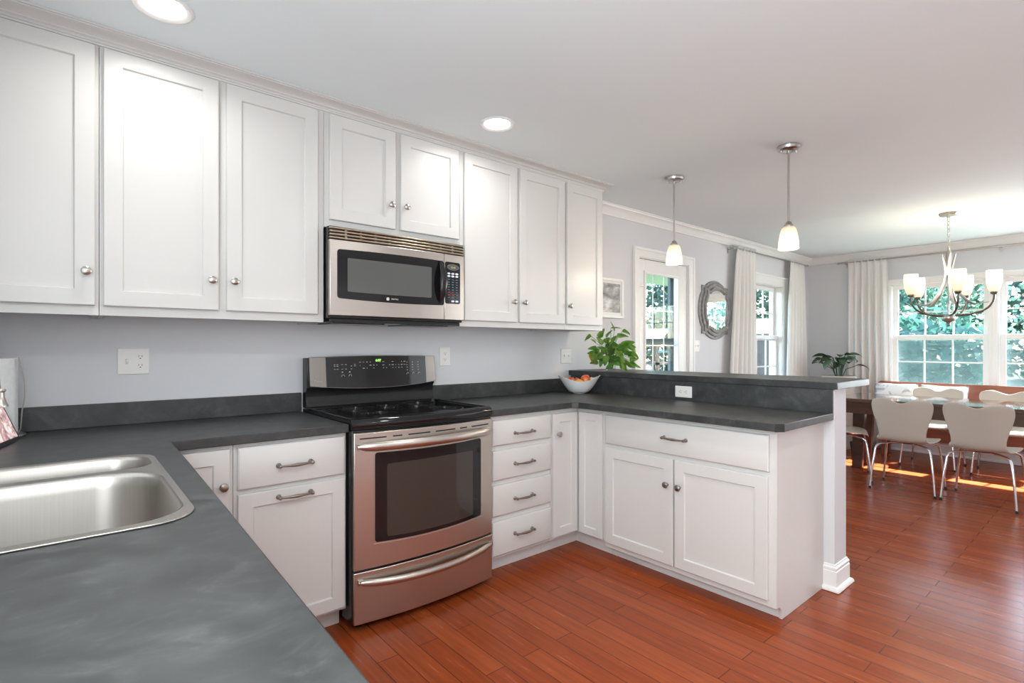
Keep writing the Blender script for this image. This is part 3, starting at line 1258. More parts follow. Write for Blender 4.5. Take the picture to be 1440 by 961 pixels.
# door
od = curved(SXA + .004, SXB - .002, .272, .874, .004, .03).build('oven_door', M['steel'], t, bevel=.003)
win = curved(1.142, 1.728, lambda u: .384 - .010 * (1 - ((u - SXC) / .29) ** 2), lambda u: .783 - .006 * (1 - ((u - SXC) / .29) ** 2), .0065, .005, .012).build('oven_window', M['blackglass'], od)
curved(1.196, 1.672, lambda u: .400 - .008 * (1 - ((u - SXC) / .24) ** 2), .727, .0075, .004, .012).build('inner_pane', M['ovenglass'], win)
mb = curved(1.134, 1.736, lambda u: .374 - .010 * (1 - ((u - SXC) / .29) ** 2), lambda u: .378 - .010 * (1 - ((u - SXC) / .29) ** 2), .008, .005)
mb.build('window_trim', M['steel'], od)
for a0, a1 in ((1.075, 1.195), (1.225, 1.270), (1.300, 1.415), (1.445, 1.560), (1.590, 1.635), (1.665, 1.785)):
    curved(a0, a1, .846, .852, .0045, .004, n=6).build('vent_slot', M['dark'], od)


def bow_handle(name, z, a0, a1, off0, off1, rv, parent, m, sag=0):
    mb = MB(FY(0))
    n = 24
    rings = []
    for i in range(n + 1):
        q = -1 + 2 * i / n
        u = (a0 + a1) / 2 + (a1 - a0) / 2 * q
        k = 1 - abs(q) ** 2.4
        wf = bowf(u) + .006 + off0 + (off1 - off0) * k
        zz = z - sag * k
        rb = rv * (.42 + .58 * min(1, (1 - abs(q)) * 9)) if abs(q) > .88 else rv
        rings.append([(u, zz + rb * sin(2 * pi * j / 14), wf + rb * .8 * cos(2 * pi * j / 14)) for j in range(14)])
    mb.rings(rings)
    for s in (a0 + .012, a1 - .012):
        mb.box(s - .010, s + .010, z - rv * .6, z + rv * .6, bowf(s) + .001, bowf(s) + off0 + .012)
    return mb.build(name, m, parent)


bow_handle('door_handle', .815, 1.060, 1.802, .012, .040, .021, od, M['steel'])
dr = curved(SXA + .004, SXB - .002, .034, .262, .004, .03).build('storage_drawer', M['steel'], t, bevel=.003)
bow_handle('drawer_handle', .221, 1.064, 1.804, .010, .034, .0165, dr, M['steel'], .018)
# backguard
mb = MB(FY(0))
rings = []
for u in (SXA + .002, SXB + .002):
    rings.append([(u, .931, .010), (u, 1.195, .010), (u, 1.195, .075), (u, 1.04, .078), (u, 1.022, .066), (u, .985, .060), (u, .938, .072), (u, .931, .085)])
mb.rings(rings)
bg = mb.build('backguard', M['black'], t, bevel=.004)
mb = MB(FY(0))
rings = []
BGA, BGB = SXA + .012, SXB
n = 26


def pw(u):
    q = (u - (BGA + BGB) / 2) / ((BGB - BGA) / 2)
    return 1 - q * q


def ribbon(a0, a1, zb, zt, off, th=.004, n=16):
    """patch of the bowed, leaning control fascia"""
    mb = MB(FY(0))
    rings = []
    for i in range(n + 1):
        u = a0 + (a1 - a0) * i / n
        b_ = (zb(u) if callable(zb) else zb)
        t_ = (zt(u) if callable(zt) else zt)

        def wv(z):
            return .080 + .026 * pw(u) + (1.2 - z) * .10
        rings.append([(u, b_, wv(b_) + off - th), (u, t_, wv(t_) + off - th), (u, t_, wv(t_) + off), (u, b_, wv(b_) + off)])
    mb.rings(rings)
    return mb


def fas_b(u):
    return 1.046 - .022 * pw(u)


def fas_t(u):
    return 1.198 + .008 * pw(u)


fas = ribbon(BGA, BGB, fas_b, fas_t, 0, .012, 26).build('control_fascia', M['panelsteel'], bg, bevel=.002)
ribbon(BGA + .082, BGB - .070, lambda u: fas_b(u) + .004, lambda u: fas_t(u) - .003, .002, .003, 26).build('control_glass', M['blackglass'], bg)
mb = MB(FY(0))
rs = random.Random(3)


def fmark(mb, u, z, wd, h):
    wv = .080 + .026 * pw(u) + (1.2 - z) * .10 + .0022
    mb.box(u - wd / 2, u + wd / 2, z - h / 2, z + h / 2, wv - .001, wv + .0004)


for u in (1.185, 1.20, 1.225, 1.245, 1.275, 1.295):
    for z in (1.158, 1.150, 1.134):
        if rs.random() < .75:
            fmark(mb, u, z, .008, .0022)
for u in (1.225, 1.265):
    fmark(mb, u, 1.118, .008, .004)
    mb.tube([(u - .008, 1.094, .118), (u - .006, 1.102, .118), (u, 1.105, .118), (u + .006, 1.102, .118), (u + .009, 1.094, .118)], .0011, 5)
for i in range(15):
    u = 1.325 + i * .0195
    for z in (1.170, 1.152, 1.136):
        if rs.random() < .72:
            fmark(mb, u, z, rs.choice((.004, .007, .011)), rs.choice((.0018, .003)))
for u in (1.615, 1.652, 1.690):
    for z in (1.165, 1.150, 1.136, 1.120):
        fmark(mb, u, z, .007, .0026)
    mb.tube([(u - .008, 1.094, .116), (u - .005, 1.103, .116), (u, 1.105, .116), (u + .006, 1.100, .116)], .0011, 5)
tag(mb.build('control_markings', M['mark'], bg), kind='stuff')
text_obj('clock_digits', '6:07', .019, M['greenled'], bg, (1.430, -.1142, 1.178), (pi / 2, 0, 0))
text_obj('maker_lettering', 'Kenmore', .0085, M['mark'], bg, (1.1035, -.1050, 1.072), (pi / 2, 0, .1))
mb = MB(FY(0))
mb.tube([(1.082, 1.066, .1035), (1.079, 1.071, .1035), (1.080, 1.077, .1035), (1.083, 1.081, .1035)], [.0006, .0014, .0014, .0006], 6)
mb.build('maker_mark', M['mark'], bg)

# ------------------------------------------------------------------ microwave
MXA, MXB, MZ0, MZ1 = 1.047, 1.822, 1.392, 1.8335
MF = .392
t = thing('microwave', 'stainless steel over-the-range microwave with black window', 'microwave', ((MXA + MXB) / 2, -.2, MZ0))
mp = FY(0)
mb = MB(mp)
mb.box(MXA, MXB, MZ0, MZ1, .003, MF - .022)
mb.build('microwave_body', M['black'], t, bevel=.002)
mb = MB(mp)
mb.box(MXA + .01, MXB - .01, MZ0 - .018, MZ0 - .0005, .02, MF - .03)
mb.box(MXA + .05, MXA + .33, MZ0 - .022, MZ0 - .018, .10, .30)
mb.box(MXB - .33, MXB - .05, MZ0 - .022, MZ0 - .018, .10, .30)
mb.build('vent_underside', M['black'], t, bevel=.002)
MXC = (MXA + MXB) / 2


def mcurve(u0, u1, v0, v1, off, th, r=0, vb=None, vt=None):
    mb = MB(mp)
    n = 20
    us = [u0 + (u1 - u0) * i / n for i in range(n + 1)]
    if r:
        us = sorted(set(us + [u0 + r * (1 - cos(pi / 2 * k / 5)) for k in range(6)] + [u1 - r * (1 - cos(pi / 2 * k / 5)) for k in range(6)]))
    rings = []
    for u in us:
        c = 0
        if r:
            d = min(u - u0, u1 - u)
            if d < r:
                c = r - sqrt(max(0, r * r - (r - d) ** 2))
        q = (u - MXC) / ((MXB - MXA) / 2)
        wf = MF + .012 * (1 - q * q) + off
        b_ = v0 + (vb(q) if vb else 0) + c
        t_ = v1 + (vt(q) if vt else 0) - c
        rings.append([(u, b_, wf - th), (u, t_, wf - th), (u, t_, wf), (u, b_, wf)])
    mb.rings(rings)
    return mb


GZ = 1.768
md = mcurve(MXA, 1.684, 1.404, GZ, 0, .022).build('microwave_door', M['steel'], t, bevel=.003)
mcurve(1.082, 1.681, 1.490, 1.722, .0015, .003, .014, vb=lambda q: -.012 * (1 - q * q), vt=lambda q: .006 * (1 - q * q)).build('door_glass', M['blackglass'], md)
mcurve(1.132, 1.600, 1.524, 1.684, .0025, .003, .006, vb=lambda q: -.006 * (1 - q * q)).build('viewing_window', M['mwglass'], md)
cp = mcurve(1.686, MXB, 1.404, GZ, 0, .022).build('control_panel', M['steel'], t, bevel=.003)
mcurve(1.688, 1.792, 1.494, 1.726, .0015, .003, .012).build('keypad', M['blackglass'], cp)
mb = MB(mp)
mb.rings([[(1.739 + .040 * cos(2 * pi * i / 28), 1.697 + .0165 * sin(2 * pi * i / 28), MF + h) for i in range(28)] for h in (.004, .0105)])
mb.build('display_bezel', M['panelsteel'], cp)
mb = MB(mp)
mb.rings([[(1.739 + .036 * cos(2 * pi * i / 28), 1.697 + .0135 * sin(2 * pi * i / 28), MF + h) for i in range(28)] for h in (.010, .0112)])
mb.build('display', M['mwglass'], cp)
text_obj('display_digits', '12:45', .015, M['amberled'], cp, (1.739, -MF - .0116, 1.695), (pi / 2, 0, 0))
for ki, (u, z) in enumerate([(1.712 + .0265 * i, 1.661 - .0145 * j) for j in range(2) for i in range(3)] + [(1.7385, 1.508), (1.765, 1.508)]):
    mb = MB(mp)
    mb.rings([[(u + q * .0098 * cos(2 * pi * i / 18), z + q * .0055 * sin(2 * pi * i / 18), MF + h) for i in range(18)] for q, h in ((1, .004), (1, .0105), (.8, .0118))])
    mb.build('white_key', M['whitekey'], cp)
mb = MB(mp)
for j in range(8):
    for i in range(3):
        z = 1.628 - j * .0142
        u = 1.712 + .0265 * i
        mi = 1 if (j in (5, 6) and i < 2) else 0
        mb.box(u - .006, u + .006, z - .0024, z + .0024, MF + .006, MF + .0098, mi)
tag(mb.build('key_legends', [M['bluemark'], M['redmark']], cp), kind='stuff')
# handle
mb = MB(mp)
rings = []
for i in range(21):
    q = -1 + 2 * i / 20
    z = 1.607 + .117 * q
    k = 1 - q * q
    hw_ = .004 + .017 * k ** .7
    wf = MF + .010 + .034 * k
    uc = 1.655 + .006 * k
    rings.append([(uc + hw_ * cos(2 * pi * j / 14), z, wf + .008 * sin(2 * pi * j / 14)) for j in range(14)])
mb.rings(rings)
for z in (1.497, 1.717):
    mb.box(1.648, 1.662, z - .008, z + .008, MF + .004, MF + .018)
mb.build('door_handle', M['black'], md)
# grille
mb = MB(mp)
mb.box(MXA + .004, MXB - .002, GZ + .002, MZ1 - .001, MF - .022, MF - .008)
gr = mb.build('vent_grille', M['dark'], t)
for k in range(4):
    z = GZ + .010 + k * .0155
    mcurve(MXA + .002, MXB - .001, z - .0052, z + .0052, -.002, .02).build('grille_slat', M['grille'], gr, bevel=.003)
for k in range(9):
    u = MXA + .08 + k * .077
    mb = MB(mp)
    mb.box(u - .005, u + .005, GZ + .004, MZ1 - .004, MF - .008, MF + .0005)
    mb.build('grille_rib', M['grille'], gr)
text_obj('maker_lettering', 'MAYTAG', .0095, M['plate'], md, (1.380, -MF - .0142, 1.4975), (pi / 2, 0, 0))
mb = MB(mp)
mb.prism(rrect(1.334, 1.348, 1.4905, 1.5045, .003), MF + .011, MF + .0142)
mb.build('maker_badge', M['plate'], md)
mb = MB(mp)
mb.tube([(1.3375, 1.4935, MF + .0143), (1.3375, 1.5015, MF + .0143), (1.341, 1.4975, MF + .0143), (1.3445, 1.5015, MF + .0143), (1.3445, 1.4935, MF + .0143)], .0008, 5)
mb.build('badge_letter', M['blackplastic'], md)


# ------------------------------------------------------------------ plates
def receptacle(mp, u, v, w0, parent, vertical=True):
    for s in (-1, 1):
        du, dv = (0, s * .0195) if vertical else (s * .0195, 0)
        mb = MB(mp)
        ol = rrect(u + du - .017, u + du + .017, v + dv - .0145, v + dv + .0145, .008) if vertical else rrect(u + du - .0145, u + du + .0145, v + dv - .017, v + dv + .017, .008)
        mb.prism(ol, w0, w0 + .002)
        rc = mb.build('receptacle', M['plate'], parent)
        mb = MB(mp)
        if vertical:
            mb.box(u + du - .007, u + du - .005, v + dv - .001, v + dv + .008, w0 + .0015, w0 + .0024)
            mb.box(u + du + .005, u + du + .007, v + dv - .001, v + dv + .007, w0 + .0015, w0 + .0024)
            mb.box(u + du - .0025, u + du + .0025, v + dv - .009, v + dv - .005, w0 + .0015, w0 + .0024)
        else:
            mb.box(u + du - .001, u + du + .008, v + dv - .007, v + dv - .005, w0 + .0015, w0 + .0024)
            mb.box(u + du - .001, u + du + .007, v + dv + .005, v + dv + .007, w0 + .0015, w0 + .0024)
            mb.box(u + du - .009, u + du - .005, v + dv - .0025, v + dv + .0025, w0 + .0015, w0 + .0024)
        mb.build('slots', M['slot'], rc)


def plate(label, name, mp, u, v, wd, h, parts, m='plate', cat='outlet'):
    t = thing(name, label, cat, mp(u, v, 0))
    mb = MB(mp)
    mb.rings([[(a, b, q) for a, b in rrect(u - wd / 2 + i, u + wd / 2 - i, v - h / 2 + i, v + h / 2 - i, .005)] for i, q in ((0, .0008), (0, .003), (.003, .006))])
    mb.build('cover_plate', M[m], t)
    for kind, du, dv in parts:
        if kind == 'sw':
            mb = MB(mp)
            mb.box(u + du - .005, u + du + .005, v + dv - .012, v + dv + .012, .005, .0075)
            sw = mb.build('switch_slot', M['plategrey'], t, bevel=.001)
            mb = MB(mp)
            mb.box(u + du - .0035, u + du + .0035, v + dv - .002, v + dv + .008, .0075, .016)
            mb.build('toggle', M['plate'], sw, bevel=.001)
        elif kind == 'rv':
            receptacle(mp, u + du, v + dv, .0055, t, True)
        elif kind == 'rh':
            receptacle(mp, u + du, v + dv, .0055, t, False)
    return t


plate('wide white plate with toggle switch and outlet on the wall left of the stove', 'outlet_plate', FY(0), .320, 1.190, .116, .116, [('sw', -.024, 0), ('rv', .024, 0)])
plate('white outlet on the wall just right of the stove', 'wall_outlet', FY(0), 1.943, 1.192, .078, .120, [('rv', 0, 0)])
plate('grey switch plate on the wall behind the fruit bowl', 'switch_plate', FY(0), 3.060, 1.184, .118, .118, [('sw', -.024, 0), ('sw', .024, 0)], 'plategrey', 'switch')
plate('white horizontal outlet on the dark splashback under the bar', 'wall_outlet', facing_x(3.0905), 1.005, .968, .118, .072, [('rh', 0, 0)])
plate('white double switch on the wall between glazed door and mirror', 'switch_plate', FY(0), 4.945, 1.262, .112, .116, [('sw', -.024, 0), ('sw', .024, 0)], 'plate', 'switch')

# ------------------------------------------------------------------ ceiling lights
CAN_W = 3.3


def can(label, x, y, bright=True):
    t = thing('recessed_light', label, 'ceiling light', (x, y, CEIL), group='recessed ceiling lights')
    mb = MB()
    mb.rings([[(x + r * cos(2 * pi * i / 36), y + r * sin(2 * pi * i / 36), CEIL + h) for i in range(36)] for r, h in ((.094, -.0008), (.094, -.005), (.088, -.008), (.078, -.006), (.070, -.002), (.070, -.0008))], True, False)
    mb.build('trim_ring', M['trim'], t)
    mb = MB()
    mb.lathe([(.069, -.0008), (.067, -.003), (.050, -.006), (.0, -.008)], (x, y, CEIL), seg=30, cap=False)
    mb.build('lens', M['can'], t)
    l = bpy.data.lights.new('recessed_lamp', 'AREA')
    l.shape = 'DISK'
    l.size = .12
    l.spread = radians(160)
    l.energy = CAN_W * 3 if -3 < y < -2 else CAN_W   # unseen middle row boosted to brighten counter and floor
    l.color = (.99, .98, .94)
    lo = bpy.data.objects.new('recessed_lamp', l)
    COL.objects.link(lo)
    lo.parent = t
    lo.location = (0, 0, -.012)
    return t


can('recessed ceiling light above the left upper cabinets, cut by the top edge', .352, -.660)
can('recessed ceiling light in front of the cabinet right of the microwave', 1.849, -.660)
can('added recessed ceiling light over the sink counter, behind the camera', .352, -2.60)  # this and the next three are unseen, added for overhead light
can('added recessed ceiling light over the kitchen floor, behind the camera', 1.849, -2.60)
can('added recessed ceiling light at the back of the kitchen, away from the left wall', 1.849, -4.00)
can('added recessed ceiling light at the back of the kitchen, near the left wall', .352, -4.00)


def pendant(label, x, y, ztop):
    t = thing('pendant_light', label, 'pendant light', (x, y, CEIL), group='pendants over the bar')
    mb = MB()
    mb.lathe([(.062, -.0008), (.064, -.006), (.060, -.020), (.050, -.026), (.012, -.028), (.010, -.045), (.0, -.045)], (x, y, CEIL), seg=28)
    cnp = mb.build('canopy', M['nickel'], t)
    for s in (-1, 1):
        mb = MB()
        mb.lathe([(.005, 0), (.005, -.008), (.003, -.012), (.0, -.012)], (x + s * .035, y - s * .028, CEIL - .025), seg=10)
        mb.build('canopy_screw', M['nickel'], cnp)
    mb = MB()
    mb.tube([(x, y, CEIL - .040), (x, y, ztop + .030)], .0058, 10)
    mb.build('rod', M['nickel'], t)
    mb = MB()
    mb.lathe([(.008, .034), (.014, .030), (.017, .020), (.026, .012), (.028, .0), (.026, -.006)], (x, y, ztop), seg=22)
    mb.build('socket_cap', M['nickel'], t)
    mb = MB()
    outer = [(.030, .0), (.040, -.012), (.048, -.045), (.054, -.085), (.056, -.125), (.056, -.132)]
    inner = [(r - .003, h) for r, h in outer[::-1]]
    mb.lathe(outer + inner, (x, y, ztop), seg=28, cap=False)
    sh = mb.build('lamp_shade', M['pshade'], t)
    mb = MB()
    mb.lathe([(.006, -.02), (.012, -.03), (.016, -.05), (.024, -.075), (.026, -.09), (.020, -.108), (.008, -.116), (.0, -.117)], (x, y, ztop), seg=18)
    mb.build('bulb', M['bulb'], t)
    l = bpy.data.lights.new('pendant_lamp', 'POINT')
    l.energy = 5
    l.color = (1, .82, .58)
    l.shadow_soft_size = .03
    lo = bpy.data.objects.new('pendant_lamp', l)
    COL.objects.link(lo)
    lo.parent = t
    lo.location = (0, 0, ztop - CEIL - .175)
    return t


pendant('nickel pendant light with frosted shade, the one nearer the glazed door', 3.356, -.766, 1.968)
pendant('nickel pendant light with frosted shade, the one nearer the bar end', 3.368, -1.53, 1.966)

# chandelier
CX, CY = 6.088, -1.789
t = thing('chandelier', 'five-arm nickel chandelier with frosted shades above the dining table', 'chandelier', (CX, CY, CEIL))
mb = MB()
mb.lathe([(.066, -.0008), (.068, -.010), (.060, -.022), (.012, -.028), (.010, -.040), (.0, -.040)], (CX, CY, CEIL), seg=28)
mb.build('canopy', M['nickel'], t)
mb = MB()
zc = CEIL - .036
k = 0
while zc > 2.115:
    pts = []
    for i in range(14):
        a = 2 * pi * i / 14
        dx, dz = .010 * cos(a), .021 * sin(a)
        ang = .85 if k % 2 else 2.42
        pts.append((CX + dx * cos(ang), CY + dx * sin(ang), zc - .019 + dz))
    mb.tube(pts, .0026, 6, closed=True)
    zc -= .0345
    k += 1
mb.build('chain', M['nickel'], t)
mb = MB()
mb.lathe([(.004, .045), (.010, .030), (.018, .022), (.022, .0), (.020, -.05), (.020, -.16), (.022, -.19), (.016, -.20), (.008, -.22), (.007, -.42), (.014, -.44), (.010, -.47), (.008, -.54), (.045, -.545), (.052, -.56), (.052, -.582), (.040, -.60), (.018, -.612), (.012, -.628), (.015, -.638), (.006, -.648), (.0, -.65)], (CX, CY, 2.085), seg=24)
mb.build('column', M['nickel'], t)
cam_dir = math.atan2(-2.8523 - CY, .1008 - CX)
for i in range(5):
    phi = cam_dir + radians(12 + 72 * i)
    dx, dy = cos(phi), sin(phi)

    def P(r, z):
        return (CX + dx * r, CY + dy * r, z)
    R_ = .300
    path = []
    for q in range(15):
        a = q / 14 * pi / 2
        path.append(P(.03 + (R_ - .03) * sin(a) ** 1.0, 1.532 + .15 * (1 - cos(a)) ** 1.25))
    path.append(P(R_, 1.70))
    mb = MB()
    mb.tube(path, .0085, 8)
    mb.build('arm', M['darkmetal'], t)
    mb = MB()
    pth = [P(.050, 2.082), P(.036, 2.03), P(.024, 1.965), P(.022, 1.90), P(.035, 1.82), P(.07, 1.735), (CX + dx * .12, CY + dy * .12, 1.665), P(.165, 1.632), P(.185, 1.630), P(.268, 1.640)]
    mb.tube(pth, [.004, .008, .009, .009, .010, .011, .011, .009, .005, .004], 8)
    mb.build('strap', M['nickel'], t)
    mb = MB()
    mb.lathe([(.010, .0), (.022, .004), (.026, .014), (.026, .022), (.020, .026), (.010, .028)], (CX + dx * R_, CY + dy * R_, 1.700), seg=18)
    mb.build('cup', M['darkmetal'], t)
    mb = MB()
    outer = [(.030, .026), (.042, .050), (.052, .10), (.055, .15), (.053, .205)]
    inner = [(r - .003, h) for r, h in outer[::-1]]
    mb.lathe(outer + inner, (CX + dx * R_, CY + dy * R_, 1.700), seg=26, cap=False)
    mb.build('lamp_shade', M['shade'], t)
    mb = MB()
    mb.lathe([(.010, .028), (.012, .06), (.020, .09), (.026, .115), (.026, .130), (.018, .150), (.006, .158), (.0, .159)], (CX + dx * R_, CY + dy * R_, 1.700), seg=16)
    mb.build('bulb', M['bulb'], t)
    l = bpy.data.lights.new('chandelier_lamp', 'POINT')
    l.energy = 2.4
    l.color = (1, .84, .62)
    l.shadow_soft_size = .03
    lo = bpy.data.objects.new('chandelier_lamp', l)
    COL.objects.link(lo)
    lo.parent = t
    lo.location = (dx * R_, dy * R_, 1.955 - CEIL)

# ------------------------------------------------------------------ wall things
t = thing('picture_frame', 'white-framed grey cloud photograph beside the glazed door', 'picture', (3.60, -.02, 1.665))
mb = MB(FY(0))
ol = [(3.452, 1.498), (3.748, 1.498), (3.748, 1.830), (3.452, 1.830)]
il = [(3.472, 1.518), (3.728, 1.518), (3.728, 1.810), (3.472, 1.810)]
mb.prism(ol, .002, .024, [il])
mb.build('frame', M['frame'], t, bevel=.002)
mb = MB(FY(0))
mb.prism(il, .008, .012, [[(3.484, 1.545), (3.716, 1.545), (3.716, 1.790), (3.484, 1.790)]])
mb.build('mat_board', M['mat_board'], t)
mb = MB(FY(0))
mb.box(3.48, 3.72, 1.540, 1.795, .004, .0078)
mb.build('photograph', M['photo'], t)

MC = (5.302, 1.640)


def quatrefoil(s, n=22):
    """outline with four lobes and stepped corners, half-width about s"""
    pts = []
    for q in range(4):
        base = pi / 2 * q
        loc = []
        c = .81 * s
        k = .64 * s
        loc.append((c, -c))
        loc.append((c, -k))
        for i in range(n + 1):
            a = -1 + 2 * i / n
            loc.append((c - .01 * s + .20 * s * cos(a * pi / 2) ** .7 if abs(a) < 1 else c - .01 * s, k * a * .93))
        loc.append((c, k))
        for x, y in loc:
            pts.append((x * cos(base) - y * sin(base), x * sin(base) + y * cos(base)))
    return pts


t = thing('wall_mirror', 'grey ridged mirror with scalloped outline between door and curtain', 'mirror', (MC[0], -.02, MC[1]))
mb = MB(FY(0))
rings = []
for s, h in ((.325, .001), (.325, .010), (.317, .016), (.305, .017), (.301, .013), (.292, .014), (.288, .030), (.272, .034), (.268, .029), (.257, .031), (.253, .046), (.236, .051), (.228, .048), (.222, .040), (.212, .034)):
    rings.append([(MC[0] + x, MC[1] + y * .95, h) for x, y in quatrefoil(s)])
mb.rings(rings, True, False)
mb.build('frame', M['mirrorframe'], t, angle=.5)
mb = MB(FY(0))
mb.prism([(MC[0] + x, MC[1] + y * .95) for x, y in quatrefoil(.216)], .028, .034)
mb.build('mirror_glass', M['mirror'], t, smooth=False)


# ------------------------------------------------------------------ curtains and rods
def curtain(label, mp, top0, top1, bot0, bot1, ztop, zbot, folds, seed):
    rs = random.Random(seed)
    n = folds * 10
    ph = [rs.uniform(-.5, .5) for _ in range(folds + 2)]
    am = [rs.uniform(.6, 1.2) for _ in range(folds + 2)]
    mb = MB(mp)
    rows = 22
    rings = []
    for r in range(rows + 1):
        f = r / rows
        z = ztop + (zbot - ztop) * f
        k = f ** .75
        row = []
        for i in range(n + 1):
            q = i / n
            u = top0 + (top1 - top0) * q + ((bot0 - top0) * (1 - q) + (bot1 - top1) * q) * k
            j = q * folds
            jj = int(min(j, folds - 1))
            amp = (.010 + .017 * min(1, f * 4)) * (am[jj] * (1 - (j - jj)) + am[jj + 1] * (j - jj))
            wv = .075 + amp * sin(2 * pi * j + ph[jj] * (1 - (j - jj)) * 1.2 + ph[jj + 1] * (j - jj) * 1.2)
            if f < .03:
                wv = .08 + .006 * sin(4 * pi * j)
            row.append((u, z, wv))
        rings.append(row)
    for r in rings:
        pass
    R = [[mb.v(*p) for p in r] for r in rings]
    for a in range(rows):
        for i in range(n):
            mb.f([R[a][i], R[a][i + 1], R[a + 1][i + 1], R[a + 1][i]])
    o = mb.build('curtain', M['curtain'], None, angle=1.5)
    sm = o.modifiers.new('solid', 'SOLIDIFY')
    sm.thickness = .002
    return tag(o, label, 'curtain', 'long cream curtains')


curtain('cream curtain hanging right beside the mirror', FY(0), 5.655, 6.075, 5.425, 6.10, 2.362, .02, 6, 1)
curtain('cream curtain hanging on the door wall closest to the room corner', FY(0), 7.01, 7.435, 6.845, 7.575, 2.352, .02, 6, 2)
curtain('cream curtain hanging on the window wall behind the dark leafy plant', facing_x(XW), .495, .912, .480, .955, 2.362, .02, 6, 3)


def rod(label, mp, u0, u1, z, brackets, finials):
    t = thing('curtain_rod', label, 'curtain rod', mp((u0 + u1) / 2, z, .075), group='thin metal curtain rods')
    mb = MB(mp)
    mb.tube([(u0, z, .078), (u1, z, .078)], .009, 10)
    mb.build('rod', M['nickel'], t)
    for f in finials:
        mb = MB(mp)
        s = -1 if f == u0 else 1
        mb.tube([(f, z, .078), (f + s * .005, z, .078), (f + s * .03, z, .078), (f + s * .034, z, .078)], [.009, .013, .013, .008], 12)
        mb.build('finial', M['nickel'], t)
    for b in brackets:
        mb = MB(mp)
        mb.tube([(b, z - .012, .001), (b, z - .012, .078), (b, z - .004, .079)], .0055, 8)
        mb.box(b - .010, b + .010, z - .05, z + .01, .0008, .006)
        mb.build('bracket', M['nickel'], t)
    return t


rod('metal curtain rod over the narrow window by the mirror', FY(0), 5.53, 7.52, 2.325, [5.58, 7.47], [5.53, 7.52])
rod('metal curtain rod over the wide dining windows', facing_x(XW), .40, 3.35, 2.332, [.46, 1.93, 3.3], [.40, 3.35])

# ------------------------------------------------------------------ kitchen counter things
PTX, PTY = -.112, -.115
t = thing('paper_towel_holder', 'upright metal paper towel holder in the left counter corner', 'paper towel holder', (PTX, PTY, CT1))
mb = MB()
mb.lathe([(.088, .0006), (.090, .006), (.084, .011), (.055, .014), (.010, .015), (.006, .016)], (PTX, PTY, CT1), seg=36)
mb.build('base', M['nickel'], t)
mb = MB()
mb.lathe([(.006, .012), (.006, .325), (.011, .328), (.012, .335), (.008, .342), (.010, .352), (.011, .362), (.0, .372)], (PTX, PTY, CT1), seg=16)
mb.build('post', M['darkmetal'], t)
mb = MB()
ax, ay = PTX + .0764 * .98, PTY - .0645 * .98 + .03
mb.tube([(ax - .01, ay, CT1 + .012), (ax, ay, CT1 + .03), (ax + .004, ay, CT1 + .10), (ax + .012, ay, CT1 + .15), (ax + .012, ay, CT1 + .20), (ax + .004, ay, CT1 + .26), (ax - .004, ay, CT1 + .30)], .0022, 8)
mb.build('tension_arm', M['nickel'], t)
mb = MB()
mb.lathe([(.020, .0175), (.064, .0175), (.066, .02), (.066, .295), (.064, .2975), (.020, .2975), (.0195, .29), (.0195, .02)], (PTX, PTY, CT1), seg=40, cap=False)
tag(mb.build('paper_towel_roll', M['paper']), 'white paper towel roll standing on the metal holder', 'paper towels')

t = thing('tablet', 'black-framed tablet leaning beside the paper towels, showing a pinkish picture', 'tablet', (-.085, -.33, CT1))
e0 = Vector((-.034, -.232, CT1 + .004))
e1 = Vector((-.078, -.42, CT1 + .004))
eu = (e1 - e0).normalized()
up = Vector((-.36, .0, .93))
up = (up - eu * up.dot(eu)).normalized()
nn = eu.cross(up).normalized()
if nn.x < 0:
    nn = -nn


def tmap(u, v, w_):
    return tuple(e0 + eu * u + up * v + nn * w_)


mb = MB(tmap)
mb.prism(rrect(0, .245, 0, .165, .010), -.008, 0)
mb.build('tablet_case', M['blackplastic'], t, bevel=.0015)
mb = MB(tmap)
mb.box(.012, .233, .012, .153, .0003, .0012)
mb.build('screen', M['tablet'], t)
mb = MB()
q0 = e0 + eu * .09 + up * .12 - nn * .010
q1 = e0 + eu * .15 + up * .12 - nn * .010
for q in (q0, q1):
    mb.tube([tuple(q), (q.x - .030, q.y, CT1 + .004)], .004, 8)
mb.build('stand', M['blackplastic'], t)

# fruit bowl
BX, BY = 2.965, -.225
RD = Vector((.764, -.645, 0))      # long axis of the bowl
t = thing('fruit_bowl', 'white boat-shaped ceramic bowl of fruit in the counter corner', 'bowl', (BX, BY, CT1))
mb = MB()


def bowl_pt(a, f, inner):
    """a angle, f height fraction"""
    rim = .088 + .040 * abs(cos(a)) ** 2.2
    rr = .044 + (.118 - .044) * (f ** .40)
    ex = 1 + .33 * f * abs(cos(a)) ** 2
    if inner:
        rr -= .005
    z = .004 + f * rim + (.006 if inner and f == 0 else 0)
    lx, ly = rr * ex * cos(a) , rr * sin(a)
    return (BX + RD.x * lx - RD.y * ly * -1 * -1, BY + RD.y * lx + RD.x * ly, CT1 + z)


rings = []
fs = [0, .03, .08, .16, .28, .42, .58, .74, .88, 1.0]
nseg = 48
rings.append([bowl_pt(2 * pi * i / nseg, 0, False)[:2] + (CT1 + .0006,) for i in range(nseg)])
for f in fs:
    rings.append([bowl_pt(2 * pi * i / nseg, f, False) for i in range(nseg)])
for f in fs[::-1]:
    rings.append([bowl_pt(2 * pi * i / nseg, f, True) for i in range(nseg)])
mb.rings(rings)
mb.build('bowl_shell', M['ceramic'], t, angle=1.2)


